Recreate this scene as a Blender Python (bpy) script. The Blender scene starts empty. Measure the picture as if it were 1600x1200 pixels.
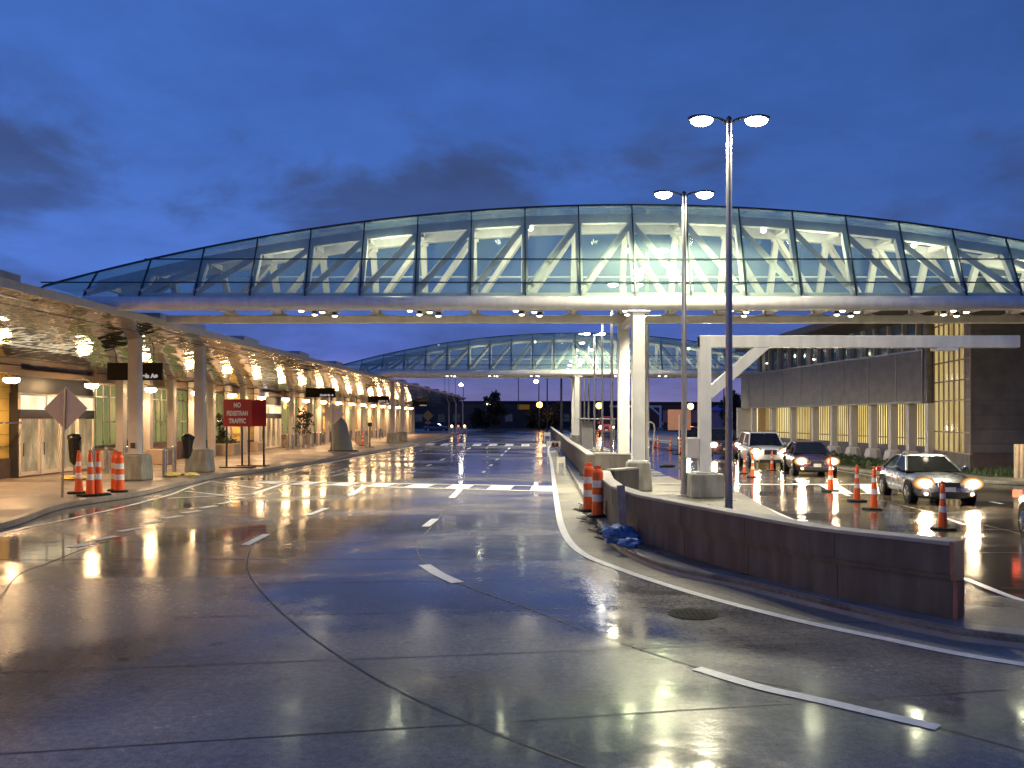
import bpy, bmesh, math, random
from mathutils import Vector, Matrix
random.seed(7)
S = bpy.context.scene
COL = S.collection
R = math.radians
F, H, HY, CX = 1330.0, 2.4, 653.0, 800.0      # focal length (px of a 1600 px frame), eye height, horizon row

def G(px, py, z=0.0):
    """ground point seen at a pixel of the photograph"""
    d = (H - z) * F / (py - HY)
    return Vector(((px - CX) / F * d, d, z))
def A(px, py, d):
    """point at distance d seen at a pixel"""
    return Vector(((px - CX) / F * d, d, H + (HY - py) / F * d))
def lerp(a, b, t): return a + (b - a) * t
def interp(xs, ys, x):
    if x <= xs[0]: return ys[0]
    for i in range(1, len(xs)):
        if x <= xs[i]:
            return lerp(ys[i-1], ys[i], (x - xs[i-1]) / (xs[i] - xs[i-1]))
    return ys[-1]
def catmull(pts, n=8):
    P = [Vector(p) for p in pts]
    out = []
    for i in range(len(P) - 1):
        p0 = P[i-1] if i else P[0] * 2 - P[1]
        p1, p2 = P[i], P[i+1]
        p3 = P[i+2] if i + 2 < len(P) else P[-1] * 2 - P[-2]
        for k in range(n):
            t = k / n
            out.append(0.5 * ((2*p1) + (p2-p0)*t + (2*p0-5*p1+4*p2-p3)*t*t + (3*p1-p0-3*p2+p3)*t*t*t))
    out.append(P[-1])
    return out

# ------------------------------------------------------------------ materials
def nodes_of(m):
    m.use_nodes = True
    nt = m.node_tree
    for n in list(nt.nodes): nt.nodes.remove(n)
    return nt, nt.nodes, nt.links
def mat(name, col, rough=0.5, metal=0.0, var=0.12, scale=3.0, bump=0.05, bscale=40.0, rvar=0.1, coat=0.0, stain=0.0, emit=None, es=0.0, spec=0.5):
    m = bpy.data.materials.new(name)
    nt, N, L = nodes_of(m)
    out = N.new('ShaderNodeOutputMaterial')
    b = N.new('ShaderNodeBsdfPrincipled')
    L.new(b.outputs[0], out.inputs[0])
    tc = N.new('ShaderNodeTexCoord')
    nz = N.new('ShaderNodeTexNoise'); nz.inputs['Scale'].default_value = scale; nz.inputs['Detail'].default_value = 6
    L.new(tc.outputs['Object'], nz.inputs['Vector'])
    ramp = N.new('ShaderNodeValToRGB')
    ramp.color_ramp.elements[0].position = 0.3; ramp.color_ramp.elements[1].position = 0.7
    ramp.color_ramp.elements[0].color = (*[c * (1 - var) for c in col], 1)
    ramp.color_ramp.elements[1].color = (*[min(1, c * (1 + var)) for c in col], 1)
    L.new(nz.outputs['Fac'], ramp.inputs[0])
    csrc = ramp.outputs[0]
    if stain:
        n3 = N.new('ShaderNodeTexNoise'); n3.inputs['Scale'].default_value = scale * 2.3; n3.inputs['Detail'].default_value = 8
        mp = N.new('ShaderNodeMapping'); mp.inputs['Scale'].default_value = (1, 1, 0.15)
        L.new(tc.outputs['Object'], mp.inputs[0]); L.new(mp.outputs[0], n3.inputs['Vector'])
        r3 = N.new('ShaderNodeValToRGB'); r3.color_ramp.elements[0].position = 0.42; r3.color_ramp.elements[1].position = 0.62
        r3.color_ramp.elements[0].color = (1 - stain,) * 3 + (1,); r3.color_ramp.elements[1].color = (1, 1, 1, 1)
        L.new(n3.outputs['Fac'], r3.inputs[0])
        mx = N.new('ShaderNodeMix'); mx.data_type = 'RGBA'; mx.blend_type = 'MULTIPLY'; mx.inputs[0].default_value = 1
        L.new(csrc, mx.inputs[6]); L.new(r3.outputs[0], mx.inputs[7]); csrc = mx.outputs[2]
    L.new(csrc, b.inputs['Base Color'])
    b.inputs['Metallic'].default_value = metal
    b.inputs['Specular IOR Level'].default_value = spec
    mr = N.new('ShaderNodeMapRange')
    mr.inputs[3].default_value = max(0.02, rough - rvar); mr.inputs[4].default_value = min(1, rough + rvar)
    L.new(nz.outputs['Fac'], mr.inputs[0]); L.new(mr.outputs[0], b.inputs['Roughness'])
    if coat: b.inputs['Coat Weight'].default_value = coat; b.inputs['Coat Roughness'].default_value = 0.05
    if bump:
        n2 = N.new('ShaderNodeTexNoise'); n2.inputs['Scale'].default_value = bscale; n2.inputs['Detail'].default_value = 4
        L.new(tc.outputs['Object'], n2.inputs['Vector'])
        bp = N.new('ShaderNodeBump'); bp.inputs['Strength'].default_value = bump; bp.inputs['Distance'].default_value = 0.02
        L.new(n2.outputs['Fac'], bp.inputs['Height']); L.new(bp.outputs[0], b.inputs['Normal'])
    if emit:
        b.inputs['Emission Color'].default_value = (*emit, 1); b.inputs['Emission Strength'].default_value = es
    return m
def lamp_mat(name, col, strength):
    m = bpy.data.materials.new(name)
    nt, N, L = nodes_of(m)
    out = N.new('ShaderNodeOutputMaterial'); e = N.new('ShaderNodeEmission')
    e.inputs[0].default_value = (*col, 1); e.inputs[1].default_value = strength
    L.new(e.outputs[0], out.inputs[0])
    return m
def glass_mat(name, tint, veil, veilw, ior=1.5):
    m = bpy.data.materials.new(name)
    nt, N, L = nodes_of(m)
    out = N.new('ShaderNodeOutputMaterial')
    tr = N.new('ShaderNodeBsdfTransparent'); tr.inputs[0].default_value = (*tint, 1)
    gl = N.new('ShaderNodeBsdfGlossy'); gl.inputs['Roughness'].default_value = 0.03
    df = N.new('ShaderNodeBsdfDiffuse'); df.inputs[0].default_value = (*veil, 1)
    f0 = ((ior-1)/(ior+1))**2          # two-sided Schlick term (thin pane: no total reflection from behind)
    ge = N.new('ShaderNodeNewGeometry'); dt = N.new('ShaderNodeVectorMath'); dt.operation = 'DOT_PRODUCT'
    L.new(ge.outputs['Normal'], dt.inputs[0]); L.new(ge.outputs['Incoming'], dt.inputs[1])
    ab = N.new('ShaderNodeMath'); ab.operation = 'ABSOLUTE'; L.new(dt.outputs['Value'], ab.inputs[0])
    om = N.new('ShaderNodeMath'); om.operation = 'SUBTRACT'; om.inputs[0].default_value = 1; L.new(ab.outputs[0], om.inputs[1])
    pw = N.new('ShaderNodeMath'); pw.operation = 'POWER'; pw.inputs[1].default_value = 5; L.new(om.outputs[0], pw.inputs[0])
    fr = N.new('ShaderNodeMath'); fr.operation = 'MULTIPLY_ADD'; fr.inputs[1].default_value = 1-f0; fr.inputs[2].default_value = f0*1.6; L.new(pw.outputs[0], fr.inputs[0])
    tc = N.new('ShaderNodeTexCoord'); nz = N.new('ShaderNodeTexNoise'); nz.inputs['Scale'].default_value = 0.9; nz.inputs['Detail'].default_value = 5
    L.new(tc.outputs['Object'], nz.inputs['Vector'])
    mr = N.new('ShaderNodeMapRange'); mr.inputs[3].default_value = veilw * 0.5; mr.inputs[4].default_value = veilw * 1.5
    L.new(nz.outputs['Fac'], mr.inputs[0])
    m1 = N.new('ShaderNodeMixShader'); L.new(mr.outputs[0], m1.inputs[0]); L.new(tr.outputs[0], m1.inputs[1]); L.new(df.outputs[0], m1.inputs[2])
    m2 = N.new('ShaderNodeMixShader'); L.new(fr.outputs[0], m2.inputs[0]); L.new(m1.outputs[0], m2.inputs[1]); L.new(gl.outputs[0], m2.inputs[2])
    L.new(m2.outputs[0], out.inputs[0])
    return m
def litwin_mat(name, cols, strength, scale=0.6, xs=1.0):
    """a pane with a lit room behind: warm patches, glossy skin"""
    m = bpy.data.materials.new(name)
    nt, N, L = nodes_of(m)
    out = N.new('ShaderNodeOutputMaterial'); b = N.new('ShaderNodeBsdfPrincipled'); L.new(b.outputs[0], out.inputs[0])
    b.inputs['Base Color'].default_value = (0.04, 0.05, 0.04, 1); b.inputs['Roughness'].default_value = 0.06
    tc = N.new('ShaderNodeTexCoord'); mp = N.new('ShaderNodeMapping'); mp.inputs['Scale'].default_value = (xs, xs, 0.35)
    nz = N.new('ShaderNodeTexNoise'); nz.inputs['Scale'].default_value = scale; nz.inputs['Detail'].default_value = 5; nz.inputs['Roughness'].default_value = 0.6
    L.new(tc.outputs['Object'], mp.inputs[0]); L.new(mp.outputs[0], nz.inputs['Vector'])
    rp = N.new('ShaderNodeValToRGB'); el = rp.color_ramp.elements
    while len(el) < len(cols): el.new(0.5)
    for i, c in enumerate(cols):
        el[i].position = 0.3 + 0.4 * i / (len(cols) - 1); el[i].color = (*c, 1)
    L.new(nz.outputs['Fac'], rp.inputs[0]); L.new(rp.outputs[0], b.inputs['Emission Color'])
    b.inputs['Emission Strength'].default_value = strength
    return m
def wet_mat(name, c0, c1, r_wet, r_dry, pud_scale=0.35, pud_lo=0.42, pud_hi=0.6, bump=0.12, streak=1.0, soak=0.66):
    """rain-wet paving: films of water (smooth) between damp rougher patches"""
    m = bpy.data.materials.new(name)
    nt, N, L = nodes_of(m)
    out = N.new('ShaderNodeOutputMaterial'); b = N.new('ShaderNodeBsdfPrincipled'); L.new(b.outputs[0], out.inputs[0])
    tc = N.new('ShaderNodeTexCoord')
    big = N.new('ShaderNodeTexNoise'); big.inputs['Scale'].default_value = 0.55; big.inputs['Detail'].default_value = 8; big.inputs['Roughness'].default_value = 0.62
    L.new(tc.outputs['Object'], big.inputs['Vector'])
    rp = N.new('ShaderNodeValToRGB'); rp.color_ramp.elements[0].position = 0.32; rp.color_ramp.elements[1].position = 0.68
    rp.color_ramp.elements[0].color = (*c0, 1); rp.color_ramp.elements[1].color = (*c1, 1)
    L.new(big.outputs['Fac'], rp.inputs[0])
    fine = N.new('ShaderNodeTexNoise'); fine.inputs['Scale'].default_value = 14; fine.inputs['Detail'].default_value = 8; fine.inputs['Roughness'].default_value = 0.7
    L.new(tc.outputs['Object'], fine.inputs['Vector'])
    fr = N.new('ShaderNodeMapRange'); fr.inputs[1].default_value = 0.3; fr.inputs[2].default_value = 0.7; fr.inputs[3].default_value = 0.65; fr.inputs[4].default_value = 1.3
    L.new(fine.outputs['Fac'], fr.inputs[0])
    mx = N.new('ShaderNodeMix'); mx.data_type = 'RGBA'; mx.blend_type = 'MULTIPLY'; mx.inputs[0].default_value = 1
    L.new(rp.outputs[0], mx.inputs[6]); L.new(fr.outputs[0], mx.inputs[7])
    mp = N.new('ShaderNodeMapping'); mp.inputs['Scale'].default_value = (0.55 * streak, 1.0, 1.0); mp.inputs['Location'].default_value = (3.1, 7.7, 0)
    L.new(tc.outputs['Object'], mp.inputs[0])
    pud = N.new('ShaderNodeTexNoise'); pud.inputs['Scale'].default_value = pud_scale; pud.inputs['Detail'].default_value = 5; pud.inputs['Roughness'].default_value = 0.6
    pud.inputs['Distortion'].default_value = 0.4
    L.new(mp.outputs[0], pud.inputs['Vector'])
    pr = N.new('ShaderNodeMapRange'); pr.interpolation_type = 'SMOOTHSTEP'
    pr.inputs[1].default_value = pud_lo; pr.inputs[2].default_value = pud_hi; pr.inputs[3].default_value = 0; pr.inputs[4].default_value = 1
    L.new(pud.outputs['Fac'], pr.inputs[0])
    rr = N.new('ShaderNodeMapRange'); rr.inputs[3].default_value = r_dry; rr.inputs[4].default_value = r_wet
    L.new(pr.outputs[0], rr.inputs[0])
    ra = N.new('ShaderNodeMath'); ra.operation = 'MULTIPLY_ADD'; ra.inputs[1].default_value = 0.12; ra.use_clamp = True
    L.new(fine.outputs['Fac'], ra.inputs[0]); 
    sb = N.new('ShaderNodeMath'); sb.operation = 'SUBTRACT'; sb.inputs[1].default_value = 0.06
    L.new(rr.outputs[0], sb.inputs[0]); L.new(sb.outputs[0], ra.inputs[2])
    mxr = N.new('ShaderNodeMath'); mxr.operation = 'MAXIMUM'; mxr.inputs[1].default_value = 0.035
    L.new(ra.outputs[0], mxr.inputs[0]); L.new(mxr.outputs[0], b.inputs['Roughness'])
    b.inputs['Specular IOR Level'].default_value = 0.5
    b.inputs['IOR'].default_value = 1.42
    wd = N.new('ShaderNodeMapRange'); wd.inputs[3].default_value = 1.0; wd.inputs[4].default_value = soak; L.new(pr.outputs[0], wd.inputs[0])
    m3 = N.new('ShaderNodeMix'); m3.data_type = 'RGBA'; m3.blend_type = 'MULTIPLY'; m3.inputs[0].default_value = 1
    L.new(mx.outputs[2], m3.inputs[6]); L.new(wd.outputs[0], m3.inputs[7])
    sp_ = N.new('ShaderNodeTexNoise'); sp_.inputs['Scale'].default_value = 1.7; sp_.inputs['Detail'].default_value = 4; L.new(tc.outputs['Object'], sp_.inputs['Vector'])
    so = N.new('ShaderNodeMapRange'); so.inputs[1].default_value = 0.64; so.inputs[2].default_value = 0.72; so.inputs[3].default_value = 1; so.inputs[4].default_value = 0.6; L.new(sp_.outputs['Fac'], so.inputs[0])
    ag = N.new('ShaderNodeTexVoronoi'); ag.inputs['Scale'].default_value = 60; L.new(tc.outputs['Object'], ag.inputs['Vector'])
    ao = N.new('ShaderNodeMapRange'); ao.inputs[1].default_value = 0.0; ao.inputs[2].default_value = 0.6; ao.inputs[3].default_value = 1.22; ao.inputs[4].default_value = 0.82; L.new(ag.outputs['Distance'], ao.inputs[0])
    mm = N.new('ShaderNodeMath'); mm.operation = 'MULTIPLY'; L.new(so.outputs[0], mm.inputs[0]); L.new(ao.outputs[0], mm.inputs[1])
    m4 = N.new('ShaderNodeMix'); m4.data_type = 'RGBA'; m4.blend_type = 'MULTIPLY'; m4.inputs[0].default_value = 1
    L.new(m3.outputs[2], m4.inputs[6]); L.new(mm.outputs[0], m4.inputs[7]); L.new(m4.outputs[2], b.inputs['Base Color'])
    w = N.new('ShaderNodeTexNoise'); w.inputs['Scale'].default_value = 3.0; w.inputs['Detail'].default_value = 3
    L.new(tc.outputs['Object'], w.inputs['Vector'])
    ad = N.new('ShaderNodeMath'); ad.operation = 'MULTIPLY_ADD'; ad.inputs[1].default_value = 0.16
    L.new(fine.outputs['Fac'], ad.inputs[0]); L.new(w.outputs['Fac'], ad.inputs[2])
    tm = N.new('ShaderNodeMapping'); tm.inputs['Scale'].default_value = (0.5, 5.0, 1.0); L.new(tc.outputs['Object'], tm.inputs[0])
    tn = N.new('ShaderNodeTexNoise'); tn.inputs['Scale'].default_value = 2.2; tn.inputs['Detail'].default_value = 5; tn.inputs['Roughness'].default_value = 0.6; L.new(tm.outputs[0], tn.inputs['Vector'])
    a2 = N.new('ShaderNodeMath'); a2.operation = 'MULTIPLY_ADD'; a2.inputs[1].default_value = 0.42; L.new(tn.outputs['Fac'], a2.inputs[0]); L.new(ad.outputs[0], a2.inputs[2])
    inv = N.new('ShaderNodeMapRange'); inv.inputs[3].default_value = bump; inv.inputs[4].default_value = bump * 0.42
    L.new(pr.outputs[0], inv.inputs[0])
    bp = N.new('ShaderNodeBump'); bp.inputs['Distance'].default_value = 0.03
    L.new(inv.outputs[0], bp.inputs['Strength']); L.new(a2.outputs[0], bp.inputs['Height']); L.new(bp.outputs[0], b.inputs['Normal'])
    return m

M = {}
M['road'] = wet_mat('wet_concrete_road', (0.165, 0.153, 0.143), (0.28, 0.262, 0.245), 0.06, 0.26, pud_lo=0.38, pud_hi=0.60, pud_scale=0.30)
M['rroad'] = wet_mat('wet_asphalt_road', (0.055, 0.045, 0.036), (0.105, 0.088, 0.07), 0.06, 0.26, pud_lo=0.34, pud_hi=0.60)
M['median'] = wet_mat('wet_concrete_island', (0.14, 0.13, 0.11), (0.25, 0.235, 0.2), 0.2, 0.5, pud_scale=0.5)
M['gutter'] = wet_mat('gutter_concrete', (0.22, 0.205, 0.17), (0.36, 0.335, 0.28), 0.36, 0.62, pud_scale=0.8)
M['walk'] = wet_mat('sidewalk_concrete', (0.26, 0.22, 0.19), (0.38, 0.33, 0.29), 0.3, 0.6, pud_scale=0.4)
M['kerb'] = mat('kerb_concrete', (0.2, 0.2, 0.2), 0.4, var=0.25, scale=2, bump=0.2)
M['joint'] = mat('joint_seal', (0.04, 0.038, 0.036), 0.55)
M['paint'] = mat('road_paint', (0.78, 0.78, 0.76), 0.35, var=0.12, scale=6, bump=0.15, stain=0.12)
M['wall'] = mat('wall_concrete', (0.125, 0.112, 0.107), 0.6, var=0.22, scale=1.6, bump=0.25, bscale=25, stain=0.35)
M['wallcap'] = mat('wall_cap_concrete', (0.36, 0.34, 0.31), 0.45, var=0.2, scale=3, bump=0.2)
M['redrib'] = mat('ribbed_red_concrete', (0.30, 0.14, 0.10), 0.55, var=0.2, scale=4, bump=0.2)
M['pedestal'] = mat('pedestal_concrete', (0.3, 0.29, 0.25), 0.6, var=0.2, scale=2.5, bump=0.2, stain=0.3)
M['steel'] = mat('white_painted_steel', (0.74, 0.74, 0.71), 0.38, var=0.07, scale=2, bump=0.03, stain=0.1)
M['greysteel'] = mat('grey_galvanised', (0.32, 0.32, 0.33), 0.38, metal=0.7, var=0.1)
M['chrome'] = mat('brushed_stainless', (0.62, 0.6, 0.57), 0.25, metal=1.0, var=0.08)
M['dark'] = mat('dark_metal', (0.03, 0.03, 0.035), 0.4, var=0.1)
M['mull'] = mat('dark_teal_mullion', (0.025, 0.05, 0.06), 0.35, metal=0.3)
M['glass'] = glass_mat('bridge_glass', (0.82, 0.92, 0.86), (0.48, 0.72, 0.70), 0.22)
M['glassfar'] = glass_mat('bridge_glass_far_skin', (0.84, 0.91, 0.80), (0.5, 0.70, 0.64), 0.2, 1.12)
M['rubber'] = mat('black_rubber', (0.012, 0.012, 0.012), 0.75, bump=0.1, spec=0.15)
M['orange'] = mat('orange_plastic', (0.85, 0.12, 0.02), 0.4, var=0.08, bump=0.03)
M['refl'] = mat('reflective_band', (0.75, 0.72, 0.68), 0.35, var=0.05)
M['signback'] = mat('sign_back_alloy', (0.85, 0.70, 0.58), 0.5, metal=0.0, var=0.06)
M['salmon'] = mat('salmon_sign_back', (0.62, 0.3, 0.2), 0.5, var=0.06)
M['yellowsign'] = mat('orange_sign_face', (0.85, 0.42, 0.12), 0.45, var=0.04)
M['redsign'] = mat('red_sign_face', (0.42, 0.025, 0.03), 0.4, var=0.06)
M['white'] = mat('white_lettering', (0.82, 0.82, 0.8), 0.45, var=0.02)
M['black'] = mat('black_sign', (0.008, 0.006, 0.006), 0.6, var=0.1, spec=0.15)
M['bag'] = mat('black_plastic_bag', (0.012, 0.012, 0.013), 0.3, bump=0.5, bscale=12)
M['sandbag'] = mat('yellow_sandbag', (0.75, 0.62, 0.2), 0.7, bump=0.4, bscale=30)
M['bluebag'] = mat('blue_plastic_sack', (0.07, 0.17, 0.42), 0.35, var=0.3, scale=8, bump=0.6, bscale=14)
M['wood'] = mat('weathered_timber', (0.42, 0.33, 0.27), 0.6, var=0.2, scale=6, bump=0.2, stain=0.25)
M['debris'] = mat('wet_debris', (0.10, 0.085, 0.065), 0.5, var=0.5, scale=9, bump=0.4)
M['tarp'] = mat('grey_tarpaulin', (0.14, 0.16, 0.17), 0.45, bump=0.6, bscale=5)
M['tan'] = mat('tan_stone', (0.45, 0.36, 0.28), 0.6, var=0.12, bump=0.15)
M['yellowwall'] = mat('yellow_wall_panel', (0.80, 0.58, 0.14), 0.5, var=0.08, scale=1.5, bump=0.05)
M['orangewall'] = mat('orange_wall_panel', (0.6, 0.34, 0.12), 0.5, var=0.08)
M['brownbase'] = mat('brown_stone_base', (0.13, 0.09, 0.07), 0.5, var=0.2, bump=0.2)
M['brownbeam'] = mat('brown_beam', (0.3, 0.2, 0.13), 0.45, var=0.1)
M['pilaster'] = mat('pale_pilaster', (0.52, 0.48, 0.46), 0.5, var=0.06)
M['alu'] = mat('aluminium_frame', (0.5, 0.46, 0.42), 0.3, metal=0.8)
M['greenwin'] = litwin_mat('green_lit_window', [(0.10, 0.13, 0.04), (0.28, 0.30, 0.09), (0.42, 0.40, 0.14)], 0.62)
M['warmwin'] = litwin_mat('warm_lit_window', [(0.55, 0.38, 0.12), (0.95, 0.75, 0.38), (1.0, 0.88, 0.55)], 0.8, 0.9)
M['cream'] = mat('cream_door_frame', (0.78, 0.70, 0.58), 0.35, var=0.05)
M['transomwin'] = litwin_mat('lobby_transom_lit', [(0.75, 0.55, 0.28), (1.0, 0.86, 0.55), (1.0, 0.93, 0.7)], 1.25, 0.9)
M['doorglass'] = litwin_mat('door_lit_glass', [(0.16, 0.10, 0.05), (0.42, 0.28, 0.14), (0.95, 0.68, 0.35)], 0.75, 1.6)
M['yellowwin'] = litwin_mat('yellow_lit_window', [(0.42, 0.32, 0.09), (0.75, 0.60, 0.22), (0.9, 0.78, 0.38)], 1.6, 1.2)
M['curtwin'] = litwin_mat('curtain_wall_lit', [(0.22, 0.15, 0.05), (0.55, 0.40, 0.14), (0.7, 0.55, 0.22)], 0.85, 0.7)
M['darkwin'] = litwin_mat('dark_window', [(0.01, 0.015, 0.03), (0.02, 0.03, 0.05), (0.05, 0.06, 0.08)], 0.4, 0.8)
M['roof'] = mat('roof_metal', (0.34, 0.34, 0.36), 0.4, metal=0.5)
M['fascia'] = mat('grey_fascia_sheet', (0.42, 0.42, 0.44), 0.45, var=0.08, stain=0.12)
M['soffitdark'] = mat('dark_soffit', (0.07, 0.06, 0.055), 0.6)
M['wallblue'] = mat('plinth_purple', (0.12, 0.11, 0.15), 0.6)
M['farwall'] = mat('far_block_wall', (0.045, 0.042, 0.05), 0.8, var=0.25, scale=0.4)
M['farpale'] = mat('far_pale_wall', (0.24, 0.19, 0.22), 0.8, var=0.2, scale=0.4)
M['farroof'] = mat('far_roof', (0.02, 0.018, 0.022), 0.8)
M['blueroof'] = mat('far_blue_roof', (0.02, 0.05, 0.3), 0.6)
M['grass'] = mat('dark_grass', (0.035, 0.05, 0.02), 0.9, var=0.5, scale=1.5, bump=0.5)
M['leaf'] = mat('leaf_green', (0.06, 0.09, 0.03), 0.6, var=0.4, scale=3)
M['leafdark'] = mat('leaf_dark', (0.02, 0.028, 0.014), 0.7, var=0.4, scale=1)
M['bark'] = mat('bark', (0.06, 0.045, 0.035), 0.8, bump=0.4)
M['silver'] = mat('silver_car_paint', (0.15, 0.165, 0.19), 0.28, metal=0.75, coat=1.0, var=0.03, bump=0)
M['whitecar'] = mat('white_car_paint', (0.66, 0.67, 0.7), 0.3, coat=1.0, var=0.03, bump=0)
M['darkcar'] = mat('dark_car_paint', (0.07, 0.035, 0.045), 0.3, metal=0.3, coat=1.0, var=0.05, bump=0)
M['redcar'] = mat('red_van_paint', (0.5, 0.04, 0.05), 0.35, coat=0.8, var=0.05, bump=0, emit=(1, 0.05, 0.05), es=0.0)
M['greycar'] = mat('dark_blue_car_paint', (0.08, 0.1, 0.14), 0.3, metal=0.3, coat=1.0, var=0.05, bump=0)
M['beigecar'] = mat('pale_car_paint', (0.5, 0.48, 0.46), 0.3, metal=0.3, coat=1.0, var=0.03, bump=0)
M['carglass'] = mat('car_glass', (0.012, 0.014, 0.016), 0.06, var=0.2, bump=0, rvar=0.02, spec=0.35)
M['plate'] = mat('number_plate', (0.6, 0.6, 0.58), 0.5)
M['headlamp'] = lamp_mat('headlamp_glow', (1.0, 0.76, 0.46), 480)
def glare_mat():
    # headlamp glare painted as emission: pale core fading to dim orange at the rim
    m = bpy.data.materials.new('headlamp_painted_glare'); nt, N, L = nodes_of(m)
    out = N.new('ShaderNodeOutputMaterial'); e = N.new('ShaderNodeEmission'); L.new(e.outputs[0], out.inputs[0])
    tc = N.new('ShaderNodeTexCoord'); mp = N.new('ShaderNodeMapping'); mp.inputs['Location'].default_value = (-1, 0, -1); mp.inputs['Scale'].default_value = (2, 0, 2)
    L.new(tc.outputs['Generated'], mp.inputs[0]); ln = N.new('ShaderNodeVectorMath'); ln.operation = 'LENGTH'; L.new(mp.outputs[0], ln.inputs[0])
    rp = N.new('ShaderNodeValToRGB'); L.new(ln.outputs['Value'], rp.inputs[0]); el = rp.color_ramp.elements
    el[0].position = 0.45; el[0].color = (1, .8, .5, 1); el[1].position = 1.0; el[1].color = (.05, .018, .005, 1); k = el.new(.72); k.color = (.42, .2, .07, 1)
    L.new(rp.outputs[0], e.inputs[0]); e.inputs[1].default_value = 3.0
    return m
M['headglare'] = glare_mat()
M['coolhead'] = lamp_mat('cool_headlamp_glow', (1.0, 0.86, 0.9), 200)
M['foglamp'] = lamp_mat('fog_lamp_glow', (1.0, 0.7, 0.35), 14)
M['amber'] = lamp_mat('amber_lamp_glow', (1.0, 0.40, 0.06), 16)
M['taillamp'] = lamp_mat('tail_lamp_glow', (1.0, 0.12, 0.06), 4)
M['streetlens'] = lamp_mat('street_lens_glow', (1.0, 0.97, 0.9), 38)
M['canopylens'] = lamp_mat('canopy_lamp_glow', (1.0, 0.64, 0.30), 85)
M['downlens'] = lamp_mat('downlight_glow', (1.0, 0.9, 0.66), 16)
M['signlit'] = lamp_mat('lit_letters', (1.0, 0.92, 0.8), 1.6)
M['signdim'] = lamp_mat('dim_yellow_sign', (1.0, 0.55, 0.1), 0.09)
M['infotext'] = lamp_mat('display_text', (1.0, 0.9, 0.85), 0.45)

# brick facing with courses
def brick_mat(name, col, course, rough=0.7):
    m = mat(name, col, rough, var=0.2, scale=2, bump=0)
    nt = m.node_tree; N = nt.nodes; L = nt.links
    b = [n for n in N if n.type == 'BSDF_PRINCIPLED'][0]
    tc = N.new('ShaderNodeTexCoord'); sx = N.new('ShaderNodeSeparateXYZ'); L.new(tc.outputs['Object'], sx.inputs[0])
    md = N.new('ShaderNodeMath'); md.operation = 'PINGPONG'; md.inputs[1].default_value = course / 2; L.new(sx.outputs[2], md.inputs[0])
    mr = N.new('ShaderNodeMapRange'); mr.inputs[1].default_value = 0; mr.inputs[2].default_value = course * 0.16; L.new(md.outputs[0], mr.inputs[0])
    bp = N.new('ShaderNodeBump'); bp.inputs['Strength'].default_value = 0.9; bp.inputs['Distance'].default_value = 0.02
    L.new(mr.outputs[0], bp.inputs['Height']); L.new(bp.outputs[0], b.inputs['Normal'])
    return m
M['brick'] = brick_mat('dark_facing_block', (0.17, 0.155, 0.14), 0.62)
M['louvre'] = brick_mat('grey_louvre_band', (0.19, 0.178, 0.172), 0.11, 0.55)

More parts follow.
